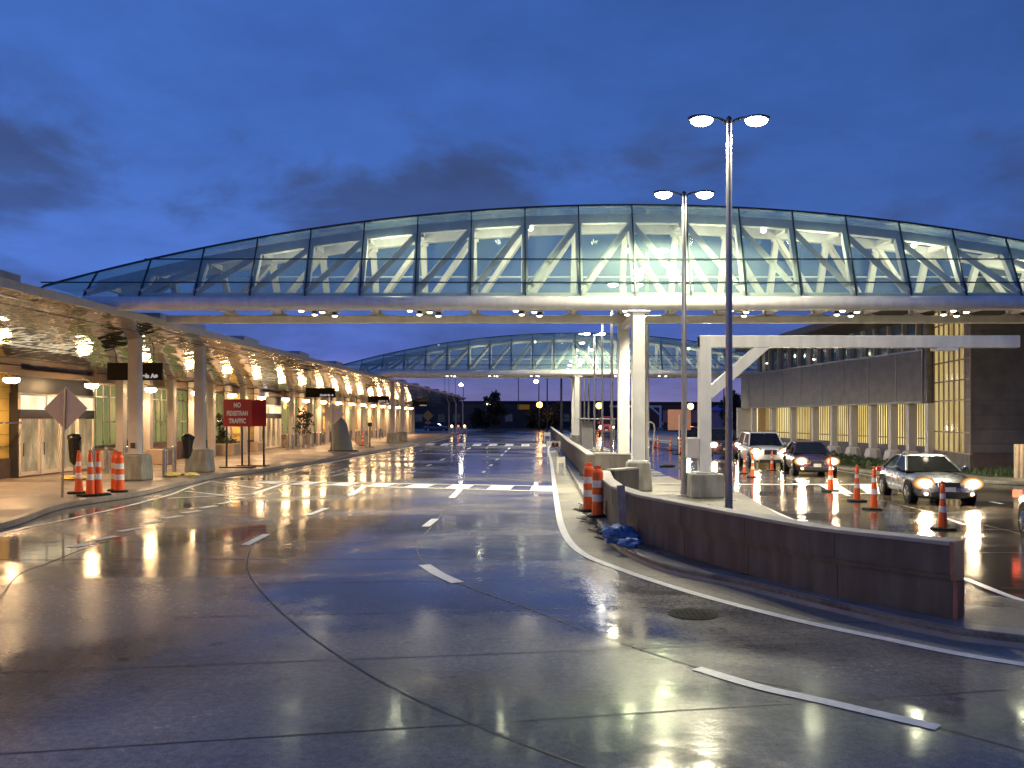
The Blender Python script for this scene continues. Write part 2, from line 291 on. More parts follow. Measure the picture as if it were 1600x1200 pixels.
# canopy soffit: polished metal boards
def soffit():
    m = bpy.data.materials.new('canopy_soffit_metal'); nt, N, L = nodes_of(m)
    out = N.new('ShaderNodeOutputMaterial'); b = N.new('ShaderNodeBsdfPrincipled'); L.new(b.outputs[0], out.inputs[0])
    b.inputs['Metallic'].default_value = 0.9
    tc = N.new('ShaderNodeTexCoord'); mp = N.new('ShaderNodeMapping'); mp.inputs['Scale'].default_value = (2.6, 0.35, 2.6)
    L.new(tc.outputs['Object'], mp.inputs[0])
    nz = N.new('ShaderNodeTexNoise'); nz.inputs['Scale'].default_value = 1.0; nz.inputs['Detail'].default_value = 6; L.new(mp.outputs[0], nz.inputs['Vector'])
    rp = N.new('ShaderNodeValToRGB'); rp.color_ramp.elements[0].position = .3; rp.color_ramp.elements[1].position = .7
    rp.color_ramp.elements[0].color = (0.34, 0.35, 0.37, 1); rp.color_ramp.elements[1].color = (0.52, 0.54, 0.57, 1)
    L.new(nz.outputs['Fac'], rp.inputs[0]); L.new(rp.outputs[0], b.inputs['Base Color'])
    mr = N.new('ShaderNodeMapRange'); mr.inputs[3].default_value = 0.03; mr.inputs[4].default_value = 0.13
    L.new(nz.outputs['Fac'], mr.inputs[0]); L.new(mr.outputs[0], b.inputs['Roughness'])
    sx = N.new('ShaderNodeSeparateXYZ'); L.new(tc.outputs['Object'], sx.inputs[0])
    def mth(op, a_, b_=None, c_=None):
        n_ = N.new('ShaderNodeMath'); n_.operation = op
        for k_, v_ in enumerate((a_, b_, c_)):
            if v_ is None: continue
            if isinstance(v_, (int, float)): n_.inputs[k_].default_value = v_
            else: L.new(v_, n_.inputs[k_])
        return n_.outputs[0]
    u = mth('MULTIPLY_ADD', sx.outputs[1], -0.037, sx.outputs[0])
    us = mth('MULTIPLY', u, 1/0.22); fu = mth('FRACT', us); iu = mth('FLOOR', us)
    ys = mth('MULTIPLY', sx.outputs[1], 1/2.6); fy_ = mth('FRACT', ys); iy = mth('FLOOR', ys)
    idv = N.new('ShaderNodeCombineXYZ'); L.new(iu, idv.inputs[0]); L.new(iy, idv.inputs[1])
    wn = N.new('ShaderNodeTexWhiteNoise'); wn.noise_dimensions = '2D'; L.new(idv.outputs[0], wn.inputs['Vector'])
    sc_ = N.new('ShaderNodeSeparateColor'); L.new(wn.outputs['Color'], sc_.inputs[0])
    t1 = mth('MULTIPLY', mth('SUBTRACT', sc_.outputs[0], 0.5), fu)
    t2_ = mth('MULTIPLY', mth('MULTIPLY', mth('SUBTRACT', sc_.outputs[1], 0.5), fy_), 5.0)
    gap = mth('MULTIPLY', mth('LESS_THAN', fu, 0.06), -0.5)
    wv = N.new('ShaderNodeTexNoise'); wv.inputs['Scale'].default_value = 1.3; wv.inputs['Detail'].default_value = 2; L.new(tc.outputs['Object'], wv.inputs['Vector'])
    hsum = mth('ADD', mth('ADD', t1, t2_), mth('ADD', gap, mth('MULTIPLY', wv.outputs['Fac'], 2.5)))
    bp = N.new('ShaderNodeBump'); bp.inputs['Strength'].default_value = 1.0; bp.inputs['Distance'].default_value = 0.014
    L.new(hsum, bp.inputs['Height']); L.new(bp.outputs[0], b.inputs['Normal'])
    pv_ = N.new('ShaderNodeMapRange'); pv_.inputs[3].default_value = 0.72; pv_.inputs[4].default_value = 1.1; L.new(sc_.outputs[2], pv_.inputs[0])
    mc = N.new('ShaderNodeMix'); mc.data_type = 'RGBA'; mc.blend_type = 'MULTIPLY'; mc.inputs[0].default_value = 1
    L.new(rp.outputs[0], mc.inputs[6]); L.new(pv_.outputs[0], mc.inputs[7]); L.new(mc.outputs[2], b.inputs['Base Color'])
    return m
M['soffit'] = soffit()

# ------------------------------------------------------------------ mesh helpers
class MB:
    def __init__(s, off=(0, 0, 0)):
        s.v = []; s.f = []; s.off = Vector(off)
    def add(s, vs, fs):
        n = len(s.v); s.v += [Vector(v) for v in vs]; s.f += [tuple(i + n for i in f) for f in fs]; return s
    def box(s, c, d, rz=0.0):
        c = Vector(c); h = Vector(d) / 2; m = Matrix.Rotation(rz, 3, 'Z')
        vs = [c + m @ Vector((sx*h.x, sy*h.y, sz*h.z)) for sz in (-1, 1) for sy in (-1, 1) for sx in (-1, 1)]
        return s.add(vs, [(0,2,3,1),(4,5,7,6),(0,1,5,4),(2,6,7,3),(0,4,6,2),(1,3,7,5)])
    def b2(s, a, b):
        a = Vector(a); b = Vector(b); return s.box((a+b)/2, [abs(x) for x in (b-a)])
    def frustum(s, c, bx, by, tx, ty, h):
        x, y, z = c
        vs = [(x-bx/2,y-by/2,z),(x+bx/2,y-by/2,z),(x+bx/2,y+by/2,z),(x-bx/2,y+by/2,z),
              (x-tx/2,y-ty/2,z+h),(x+tx/2,y-ty/2,z+h),(x+tx/2,y+ty/2,z+h),(x-tx/2,y+ty/2,z+h)]
        return s.add(vs, [(3,2,1,0),(4,5,6,7),(0,1,5,4),(1,2,6,5),(2,3,7,6),(3,0,4,7)])
    def bar(s, p, q, w, h, up=(0, 0, 1)):
        p = Vector(p); q = Vector(q); d = (q-p).normalized(); u = Vector(up)
        if abs(d.dot(u)) > 0.99: u = Vector((0, 1, 0))
        r = d.cross(u).normalized(); u = r.cross(d).normalized()
        vs = [e + r*(a*w/2) + u*(b*h/2) for e in (p, q) for a, b in ((-1,-1),(1,-1),(1,1),(-1,1))]
        return s.add(vs, [(0,1,2,3),(7,6,5,4),(0,4,5,1),(1,5,6,2),(2,6,7,3),(3,7,4,0)])
    def tube(s, p, q, r, r2=None, n=12, caps=True):
        p = Vector(p); q = Vector(q); r2 = r if r2 is None else r2
        d = (q-p).normalized(); u = Vector((0,0,1)) if abs(d.z) < 0.9 else Vector((1,0,0))
        a = d.cross(u).normalized(); b = d.cross(a)
        vs = [p + (a*math.cos(t)+b*math.sin(t))*r for t in [2*math.pi*i/n for i in range(n)]]
        vs += [q + (a*math.cos(t)+b*math.sin(t))*r2 for t in [2*math.pi*i/n for i in range(n)]]
        fs = [(i, (i+1)%n, n+(i+1)%n, n+i) for i in range(n)]
        if caps: fs += [tuple(range(n-1,-1,-1)), tuple(range(n, 2*n))]
        return s.add(vs, fs)
    def path(s, pts, r, n=8):
        for i in range(len(pts)-1): s.tube(pts[i], pts[i+1], r, n=n)
        return s
    def lathe(s, c, prof, n=20):
        c = Vector(c); vs = []
        for r, z in prof:
            vs += [c + Vector((r*math.cos(2*math.pi*i/n), r*math.sin(2*math.pi*i/n), z)) for i in range(n)]
        fs = []
        for k in range(len(prof)-1):
            fs += [(k*n+i, k*n+(i+1)%n, (k+1)*n+(i+1)%n, (k+1)*n+i) for i in range(n)]
        fs += [tuple(range(n-1,-1,-1)), tuple((len(prof)-1)*n+i for i in range(n))]
        return s.add(vs, fs)
    def ell(s, c, r, n=14, m=8, squash_top=1.0):
        c = Vector(c); vs = []; fs = []
        for j in range(1, m):
            t = math.pi*j/m
            for i in range(n):
                p = 2*math.pi*i/n; z = math.cos(t)
                vs.append(c + Vector((r[0]*math.sin(t)*math.cos(p), r[1]*math.sin(t)*math.sin(p), r[2]*z*(squash_top if z > 0 else 1))))
        vs.append(c+Vector((0,0,r[2]*squash_top))); vs.append(c-Vector((0,0,r[2])))
        for j in range(m-2):
            fs += [(j*n+i, j*n+(i+1)%n, (j+1)*n+(i+1)%n, (j+1)*n+i) for i in range(n)]
        T = len(vs)-2
        fs += [(T, (i+1)%n, i) for i in range(n)] + [(T+1, (m-2)*n+i, (m-2)*n+(i+1)%n) for i in range(n)]
        return s.add(vs, fs)
    def blob(s, c, r, seed=0, jit=0.2):
        rng = random.Random(seed); k = len(s.v); s.ell(c, r, 12, 8)
        for i in range(k, len(s.v)):
            s.v[i] = Vector(c) + (s.v[i]-Vector(c))*(1+rng.uniform(-jit, jit))
        return s
    def crumple(s, c, r, seed=0, amp=0.25):
        from mathutils import noise
        k = len(s.v); s.ell(c, r, 28, 18); c = Vector(c)
        for i in range(k, len(s.v)):
            d = s.v[i]-c; u = Vector((d.x/r[0], d.y/r[1], d.z/r[2]))
            f = 1+amp*(noise.noise(u*1.6+Vector((seed*7,0,0)))+.7*abs(noise.noise(u*4+Vector((0,seed*5,0))))-.15)
            d = d*f
            if d.z < 0: d.z *= .75
            s.v[i] = c+d
        return s
    def prism(s, poly, z0, z1):
        n = len(poly)
        vs = [(p[0], p[1], z0) for p in poly] + [(p[0], p[1], z1) for p in poly]
        return s.add(vs, [tuple(range(n-1,-1,-1)), tuple(range(n,2*n))] + [(i,(i+1)%n,n+(i+1)%n,n+i) for i in range(n)])
    def ribbon(s, pts, w, z):
        P = [Vector((p[0], p[1], 0)) for p in pts]; vs = []
        for i, p in enumerate(P):
            d = (P[min(i+1, len(P)-1)] - P[max(i-1, 0)]).normalized(); n = Vector((-d.y, d.x, 0))
            vs += [p+n*w/2+Vector((0,0,z)), p-n*w/2+Vector((0,0,z))]
        return s.add(vs, [(2*i, 2*i+1, 2*i+3, 2*i+2) for i in range(len(P)-1)])
    def quad(s, a, b, c, d): return s.add([a, b, c, d], [(0,1,2,3)])
    def extrude_x(s, poly_yz, x0, x1):
        n = len(poly_yz)
        vs = [(x0, p[0], p[1]) for p in poly_yz] + [(x1, p[0], p[1]) for p in poly_yz]
        return s.add(vs, [tuple(range(n)), tuple(range(2*n-1,n-1,-1))] + [(i,n+i,n+(i+1)%n,(i+1)%n) for i in range(n)])
    def build(s, name, m, parent=None, smooth=False, bevel=0.0, sub=0):
        me = bpy.data.meshes.new(name)
        me.from_pydata([tuple(v - s.off) for v in s.v], [], s.f); me.update()
        bm = bmesh.new(); bm.from_mesh(me); bmesh.ops.recalc_face_normals(bm, faces=bm.faces); bm.to_mesh(me); bm.free()
        if smooth:
            me.polygons.foreach_set('use_smooth', [True]*len(me.polygons))
            if not sub: me.set_sharp_from_angle(angle=R(40))
        me.materials.append(M[m] if isinstance(m, str) else m)
        o = bpy.data.objects.new(name, me); COL.objects.link(o)
        if parent: o.parent = parent
        if bevel:
            b = o.modifiers.new('bevel', 'BEVEL'); b.width = bevel; b.segments = 2; b.limit_method = 'ANGLE'
        if sub:
            q = o.modifiers.new('subsurf', 'SUBSURF'); q.levels = sub; q.render_levels = sub
        return o
def tag(o, label=None, cat=None, group=None, kind=None):
    if label: o['label'] = label
    if cat: o['category'] = cat
    if group: o['group'] = group
    if kind: o['kind'] = kind
    return o
def empty(name, loc=(0,0,0), label=None, cat=None, group=None, rz=0.0):
    o = bpy.data.objects.new(name, None); COL.objects.link(o); o.location = loc; o.rotation_euler = (0,0,rz)
    o.empty_display_size = 0.2
    return tag(o, label, cat, group)
def light(kind, energy, col, loc, parent=None, size=0.1, name='lamp_light', rot=None, spot=None, blend=0.5):
    d = bpy.data.lights.new(name, kind); d.energy = energy; d.color = col
    if kind == 'AREA': d.shape = 'DISK'; d.size = size
    elif kind in ('POINT', 'SPOT'): d.shadow_soft_size = size
    if kind == 'SPOT': d.spot_size = spot or R(120); d.spot_blend = blend
    o = bpy.data.objects.new(name, d); COL.objects.link(o); o.location = loc
    if rot: o.rotation_euler = rot
    if parent: o.parent = parent
    return o
def dup(o, parent=None):
    c = o.copy(); COL.objects.link(c); c.parent = parent
    for ch in list(o.children): dup(ch, c)
    return c
def text(s, size, m, parent, loc, rot=(R(90), 0, 0), name='lettering', depth=0.004, align='CENTER'):
    cu = bpy.data.curves.new(name, 'FONT'); cu.body = s; cu.size = size; cu.extrude = depth; cu.align_x = align; cu.offset = 0.012; cu.align_y = 'CENTER'
    t = bpy.data.objects.new(name + '_curve', cu); COL.objects.link(t)
    bpy.context.view_layer.update()
    me = bpy.data.meshes.new_from_object(t.evaluated_get(bpy.context.evaluated_depsgraph_get()))
    bpy.data.objects.remove(t); bpy.data.curves.remove(cu)
    me.materials.clear(); me.materials.append(M[m])
    o = bpy.data.objects.new(name, me); COL.objects.link(o); o.parent = parent; o.location = loc; o.rotation_euler = rot
    return o
ORD = ['first','second','third','fourth','fifth','sixth','seventh','eighth','ninth','tenth','eleventh','twelfth','thirteenth','fourteenth','fifteenth','sixteenth']
def struct(o): o['kind'] = 'structure'; return o

# ------------------------------------------------------------------ camera and sky
cam = bpy.data.cameras.new('camera'); co = bpy.data.objects.new('camera', cam); COL.objects.link(co)
co.location = (0, 0, H); co.rotation_euler = (R(90), 0, 0)
cam.sensor_width = 36; cam.lens = 36 * F / 1600; cam.shift_y = 53 / 1600; cam.clip_end = 5000; cam.clip_start = 0.1
S.camera = co

W = bpy.data.worlds.new('World'); S.world = W; W.use_nodes = True
nt = W.node_tree; N = nt.nodes; L = nt.links
for n in list(N): N.remove(n)
wo = N.new('ShaderNodeOutputWorld'); bg = N.new('ShaderNodeBackground'); L.new(bg.outputs[0], wo.inputs[0])
tc = N.new('ShaderNodeTexCoord'); nm = N.new('ShaderNodeVectorMath'); nm.operation = 'NORMALIZE'; L.new(tc.outputs['Generated'], nm.inputs[0])
sp = N.new('ShaderNodeSeparateXYZ'); L.new(nm.outputs[0], sp.inputs[0])
rp = N.new('ShaderNodeValToRGB'); L.new(sp.outputs[2], rp.inputs[0])
el = rp.color_ramp.elements
stops = [(0.0, (0.20, 0.18, 0.38)), (0.035, (0.17, 0.165, 0.40)), (0.075, (0.085, 0.135, 0.46)), (0.16, (0.066, 0.15, 0.49)), (0.30, (0.05, 0.13, 0.44)), (0.5, (0.038, 0.105, 0.37)), (1.0, (0.02, 0.06, 0.25))]
while len(el) < len(stops): el.new(0.5)
for e, (p, c) in zip(el, stops): e.position = p; e.color = (*c, 1)
# brighter towards the west (left), darker to the right
mr = N.new('ShaderNodeMapRange'); mr.inputs[1].default_value = -0.6; mr.inputs[2].default_value = 0.6; mr.inputs[3].default_value = 1.22; mr.inputs[4].default_value = 0.72
L.new(sp.outputs[0], mr.inputs[0])
# clouds on a plane overhead
za = N.new('ShaderNodeMath'); za.operation = 'ADD'; za.inputs[1].default_value = 0.16; L.new(sp.outputs[2], za.inputs[0])
dx = N.new('ShaderNodeMath'); dx.operation = 'DIVIDE'; L.new(sp.outputs[0], dx.inputs[0]); L.new(za.outputs[0], dx.inputs[1])
dy = N.new('ShaderNodeMath'); dy.operation = 'DIVIDE'; L.new(sp.outputs[1], dy.inputs[0]); L.new(za.outputs[0], dy.inputs[1])
cb = N.new('ShaderNodeCombineXYZ'); L.new(dx.outputs[0], cb.inputs[0]); L.new(dy.outputs[0], cb.inputs[1])
cn = N.new('ShaderNodeTexNoise'); cn.inputs['Scale'].default_value = 4.2; cn.inputs['Detail'].default_value = 7; cn.inputs['Roughness'].default_value = 0.55; cn.inputs['Distortion'].default_value = 0.3
vs_ = N.new('ShaderNodeMapping'); vs_.inputs['Scale'].default_value = (1.0, 1.0, 1.9); vs_.inputs['Location'].default_value = (0.35, 0.0, 0.12); L.new(nm.outputs[0], vs_.inputs[0]); L.new(vs_.outputs[0], cn.inputs['Vector'])
cr = N.new('ShaderNodeMapRange'); cr.interpolation_type = 'SMOOTHSTEP'; cr.inputs[1].default_value = 0.47; cr.inputs[2].default_value = 0.62; cr.inputs[3].default_value = 0.0; cr.inputs[4].default_value = 0.85
L.new(cn.outputs['Fac'], cr.inputs[0])
# the cloud bank lies between about 8 and 25 degrees up
bh = N.new('ShaderNodeValToRGB'); L.new(sp.outputs[2], bh.inputs[0])
be = bh.color_ramp.elements
for p_, v_ in ((0.12, 0.75), (0.27, 1.0)): be.new(p_)
for e, (p_, v_) in zip(be, ((0.03, 0.35), (0.12, 0.45), (0.28, 1.0), (0.36, 0.10))): e.position = p_; e.color = (v_, v_, v_, 1)
ml = N.new('ShaderNodeMath'); ml.operation = 'MULTIPLY'; L.new(cr.outputs[0], ml.inputs[0]); L.new(bh.outputs[0], ml.inputs[1])
tint = N.new('ShaderNodeMix'); tint.data_type = 'RGBA'; tint.blend_type = 'MULTIPLY'; tint.inputs[0].default_value = 1
L.new(rp.outputs[0], tint.inputs[6]); L.new(mr.outputs[0], tint.inputs[7])
cm = N.new('ShaderNodeMix'); cm.data_type = 'RGBA'; L.new(ml.outputs[0], cm.inputs[0]); L.new(tint.outputs[2], cm.inputs[6]); cm.inputs[7].default_value = (0.042, 0.066, 0.165, 1)
# soft mottling over the whole sky
c2 = N.new('ShaderNodeTexNoise'); c2.inputs['Scale'].default_value = 2.6; c2.inputs['Detail'].default_value = 10; c2.inputs['Roughness'].default_value = 0.62; L.new(cb.outputs[0], c2.inputs['Vector'])
m2 = N.new('ShaderNodeMapRange'); m2.inputs[1].default_value = 0.3; m2.inputs[2].default_value = 0.7; m2.inputs[3].default_value = 0.86; m2.inputs[4].default_value = 1.12; L.new(c2.outputs['Fac'], m2.inputs[0])
t2 = N.new('ShaderNodeMix'); t2.data_type = 'RGBA'; t2.blend_type = 'MULTIPLY'; t2.inputs[0].default_value = 1
L.new(cm.outputs[2], t2.inputs[6]); L.new(m2.outputs[0], t2.inputs[7])
L.new(t2.outputs[2], bg.inputs[0]); bg.inputs[1].default_value = 1.08

S.view_settings.view_transform = 'Standard'; S.view_settings.look = 'None'; S.view_settings.exposure = 0; S.view_settings.gamma = 1
S.render.engine = 'CYCLES'
cy = S.cycles
cy.use_denoising = True
try: cy.denoiser = 'OPENIMAGEDENOISE'
except Exception: pass
cy.max_bounces = 6; cy.diffuse_bounces = 2; cy.glossy_bounces = 4; cy.transparent_max_bounces = 24; cy.transmission_bounces = 4
cy.caustics_reflective = False; cy.caustics_refractive = False
cy.sample_clamp_indirect = 8; cy.use_light_tree = True

WARM = (1.0, 0.575, 0.285); COOL = (1.0, 0.88, 0.56); BRG = (1.0, 0.9, 0.62)

# ------------------------------------------------------------------ ground, roads, kerbs
struct(MB().quad((-3000,-200,-.06),(3000,-200,-.06),(3000,4000,-.06),(-3000,4000,-.06)).build('terrain', 'grass'))
struct(MB().quad((-60,-30,0),(90,-30,0),(90,168,0),(-60,168,0)).build('road', 'road'))

struct(MB().add([(6.5,168,.002),(8.0,90,.002),(7.0,60,.002),(6.3,32,.002),(6.3,24,.002),(6.1,14,.002),(6.5,9.4,.002),(9,7.7,.002),(14,6.2,.002),(60,-6,.002),(60,30,.002),(16,34,.002),(16,168,.002)],[tuple(range(13))]).build('right_road', 'rroad'))
KERB_L = [(-9.0,-12,0),(-10.4,0,0),(-11.2,8,0),(-11.2,14,0)] + [G(*p) for p in ((0,829),(100,795),(215,776),(290,758),(345,746),(430,734),(545,714),(640,697),(725,677))] + [(-5.5,168,0)]
kl = catmull(KERB_L, 6)
FX = lambda d: -20.0 + 0.037*d        # line of the left terminal's facade
poly = [(p.x, p.y) for p in kl] + [(-40,168),(-40,-12)]
struct(MB().prism(poly, 0.003, 0.15).build('sidewalk', 'walk', bevel=0.02))
# kerb stones a shade greyer along the sidewalk edge
mb = MB(); mb.ribbon([(p.x-0.1,p.y) for p in kl], 0.2, 0.154)
struct(mb.build('kerb', 'kerb'))

K0 = catmull([(14,5.2,0),(8.2,7.3,0)] + [G(*p) for p in ((1600,1014),(1447,991),(1276,950),(1156,920),(1045,896),(985,871),(953,848),(935,824))] + [(2.05,24,0),(2.25,30,0),(2.55,39,0),(2.75,46,0),(3.35,63,0),(5.4,128,0),(6.4,160,0)], 6)
WF = [G(px,py,.13) for px,py in ((1484,968),(1276,931),(1156,897),(1068,871),(994,848),(955,826),(941,808))] + [Vector((2.33,22.6,.13))]
WF2 = [Vector((2.64,30,.13)),Vector((2.88,38.9,.13)),Vector((3.02,46,.13)),Vector((3.62,63,.13)),Vector((4.55,95,.13)),Vector((5.7,128,.13))]
MEDR = [(14,6.6),(9,7.9),(6.9,9.2),(6.2,11),(6.15,15),(6.3,20),(7.0,26),(7.25,30.2),(6.1,31.2),(6.3,40),(7.0,60),(8.0,90),(9.6,140),(10.2,160)]
mpoly = [(p.x,p.y) for p in K0] + MEDR[::-1]
struct(MB().prism(mpoly, 0.004, 0.13).build('median', 'median', bevel=0.03))
# kerb band along the median's left edge
mb = MB(); n = len(K0)
vs = []
for i, p in enumerate(K0):
    d = (K0[min(i+1,n-1)] - K0[max(i-1,0)]).normalized(); nn = Vector((d.y, -d.x, 0))
    vs += [p - nn*0.02 + Vector((0,0,.005)), p + nn*0.03 + Vector((0,0,.137)), p + nn*0.3 + Vector((0,0,.14))]
mb.add(vs, [(3*i,3*i+1,3*i+4,3*i+3) for i in range(n-1)] + [(3*i+1,3*i+2,3*i+5,3*i+4) for i in range(n-1)])
struct(mb.build('median_kerb', 'kerb'))
# gutter pan between the white edge line and the kerb
EDGE = [(12,4.4,0),(7.6,6.6,0)] + [G(*p) for p in ((1600,1039),(1369,996),(1230,966),(1082,927),(975,892),(906,862),(878.5,825),(869,779),(864.6,746),(861,720),(857,700))] + [(4.4,90,0),(5.2,130,0)]
edge = catmull(EDGE, 6)
gp = [(p.x, p.y) for p in edge if p.y < 31] 
kp = [(p.x, p.y) for p in K0 if p.y < 31]
mb = MB(); gpts = [p for p in edge if p.y < 64]
def k0x(y):
    for a, b in zip(K0, K0[1:]):
        if a.y <= y <= b.y: return lerp(a.x, b.x, (y-a.y)/(b.y-a.y))
    return K0[-1].x
k0s = [p for p in K0 if p.y < 64]
def resample(P, n):
    Ls = [0]
    for a, b in zip(P, P[1:]): Ls.append(Ls[-1] + (Vector(b)-Vector(a)).length)
    out = []
    for i in range(n):
        t = Ls[-1]*i/(n-1); j = 0
        while j < len(Ls)-2 and Ls[j+1] < t: j += 1
        out.append(Vector(P[j]).lerp(Vector(P[j+1]), (t-Ls[j])/max(1e-6, Ls[j+1]-Ls[j])))
    return out
ga, gb = resample(gpts, 60), resample(k0s, 60)
mb.add([(p.x, p.y, .004) for p in ga] + [(p.x, p.y, .004) for p in gb], [(i, i+1, 61+i, 60+i) for i in range(59)])
struct(mb.build('gutter', 'gutter'))

# painted markings
mk = MB(); Z = 0.008
mk.ribbon(edge, 0.15, Z)
ledge = catmull([(-10.3,8,0),(-10.4,14,0)] + [G(*p) for p in ((0,834),(160,800),(260,775),(295,762),(329,752))], 6)
mk.ribbon(ledge, 0.13, Z)
mk.ribbon(catmull([G(*p) for p in ((445,741),(545,717),(640,699),(725,679.5))], 5), 0.14, Z)
def stroke(a, b, w, z=Z): mk.ribbon([G(*a), G(*b)], w, z)
for a, b in (((329,752),(405,763.5)),((289,767.5),(349,774)),((262,779),(395,772)),((395,772),(462,750)),((450,742.5),(520,744)),((520,744),(560,735))): stroke(a, b, 0.13)
for a, b, w in (((383,852),(417,835),.16),((482,805),(511,794),.16),((665,823),(680,811),.18),((663,883),(715,911),.2),((1090,1042),(1466,1137),.17),
                ((547,774),(571,759.5),.2),((706,778),(718.5,765),.2)): 
    if a == (1090,1042): mk.ribbon(catmull([G(1088,1045),G(1190,1075),G(1280,1095),G(1466,1138)],6), .15, Z)
    elif a == (663,883): mk.ribbon(catmull([G(663,883),G(685,897),G(715,911)],4), .2, Z)
    else: stroke(a, b, w)
for px, py in ((129,852),(166,841),(202,828),(237,817),(270,808),(300,800),(326,792),(351,786),(370,778.5)):
    c = G(px, py); mk.ribbon([c+Vector((-.1,-.28,0)), c+Vector((.1,.28,0))], .22, Z)
for y in (737.5, 727, 718, 711, 705.5, 701):
    for x, s in ((697.5+2.38*(715.5-y), 2.38), (778.5+1.08*(716.5-y), 1.08)): stroke((x-s*1.3,y+1.3), (x+s*1.3,y-1.3), .15)
for i in range(16):
    y = 738 - i*2.4; x = 520 + (738-y)*4.1
    stroke((x-3,y+.7),(x+3,y-.7), .12)
# crosswalk over the left road
up0, up1, lo0, lo1 = G(351,751), G(868,760), G(420,756), G(868,768)
mk.ribbon([up0, up1], .2, Z); mk.ribbon([lo0, lo1], .2, Z)
def crosswalk(u0, u1, l0, l1, n, frac, first):
    for i in range(n):
        t0 = (i+first)/n; t1 = t0 + frac/n
        mk.add([(*u0.lerp(u1,t0).xy,Z+.004),(*u0.lerp(u1,t1).xy,Z+.004),(*l0.lerp(l1,t1).xy,Z+.004),(*l0.lerp(l1,t0).xy,Z+.004)], [(0,1,2,3)])
crosswalk(G(400,751.8), up1, G(372,754.5), lo1, 8, .55, .42)
u0, u1, l0, l1 = G(640,692.2), G(858,694), G(632,695.5), G(859,698)
mk.ribbon([u0,u1], .2, Z); mk.ribbon([l0,l1], .2, Z); crosswalk(u0,u1,l0,l1,9,.5,.3)
# right road
mk.ribbon(catmull([G(1152,772),G(1235,811),G(1400,868),G(1510,906),G(1600,940),(6.9,8.9,0),(9,7.3,0)],5), .12, Z)
mk.ribbon([G(1040,757),G(1390,757)], .3, Z); mk.ribbon([G(1300,771),G(1400,771.5)], .2, Z)
crosswalk(G(1276,757.5),G(1392,757.5),G(1300,771),G(1404,771.2),2,.55,.05)
for a, b in (((1478,810),(1506,820)),((1548,784),(1566,787.5)),((1290,757),(1326,775)),((1040,700),(1066,700))): stroke(a, b, .13)
mk.ribbon([(15,29.5),(14.9,34.7),(14.85,39.4),(14.9,100)], .12, Z)
struct(mk.build('road_markings', 'paint'))

# slab joints
jt = MB(); ZJ = 0.0045
for P in ([(520,786),(495,799),(440,825),(400,848),(386,880),(400,915),(470,983),(600,1068),(760,1140),(900,1193),(1040,1240)],
          [(722,761),(706,781),(672,826),(651,848),(664,882),(722,914),(800,942),(935,992),(1100,1046),(1280,1084),(1475,1139),(1600,1173),(1800,1230)],
          [(0,935),(30,898),(75,880),(130,858),(200,836)]):
    jt.ribbon(catmull([G(*p) for p in P], 8), .020, ZJ)
for k in range(-2, 30):
    d0 = 6.73 + 1.95*k if k < 9 else 6.73+1.95*9+4.2*(k-8)
    if d0 > 95 or d0 < 2.6: continue
    s = max(0.2 - 0.045*max(k,0), 0)
    xr = interp([p.y for p in sorted(gpts, key=lambda q: q.y)], [p.x for p in sorted(gpts, key=lambda q: q.y)], d0) if d0 < 60 else 3.2
    xr = min(xr, 6.0)
    xl = -10.3
    jt.ribbon([(x, d0 + s*x*0.9) for x in [lerp(xl, xr, i/8) for i in range(9)]], 0.015 if d0 < 14 else .028, ZJ-.0012)
for k in range(12):
    d0 = 12 + 3.2*k
    jt.ribbon([(6.9 if d0 < 25 else 7.6, d0), (14.6, d0-.2)], .03, ZJ-.0012)
jt.ribbon([(10.3,9),(10.6,20),(10.9,30),(11.4,60),(12.4,110)], .03, ZJ)
struct(jt.build('slab_joints', 'joint'))
# joints in gutter and sidewalk
jt = MB()
for i in range(4, 56, 3): jt.ribbon([ga[i], gb[i]], .02, .0075)
struct(jt.build('gutter_joints', 'joint'))
jt = MB()
for k in range(24):
    d0 = 15+3*k; jt.ribbon([(FX(d0)+.3, d0), (-12.6+.037*d0, d0)], .025, .1545)
for o_ in (2.4, 4.8): jt.ribbon([(FX(d)+o_, d) for d in (14, 60, 110)], .025, .1555)
struct(jt.build('sidewalk_joints', 'joint'))
# manhole
c = G(1083,960)
o = empty('manhole_cover', c, 'dark round manhole cover in the wet road by the curved wall', 'manhole cover')
MB().lathe((0,0,0), [(.3,.001),(.3,.009),(.29,.009)], 28).build('rim', 'rubber', o, True)
mb = MB().lathe((0,0,0), [(.262,.002),(.262,.012),(.25,.013)], 28)
for i in range(-3,4):
    for j in range(-3,4):
        if (i*i+j*j) < 11: mb.box((i*.066,j*.066,.014),(.04,.04,.006))
mb.build('lid', 'rubber', o)

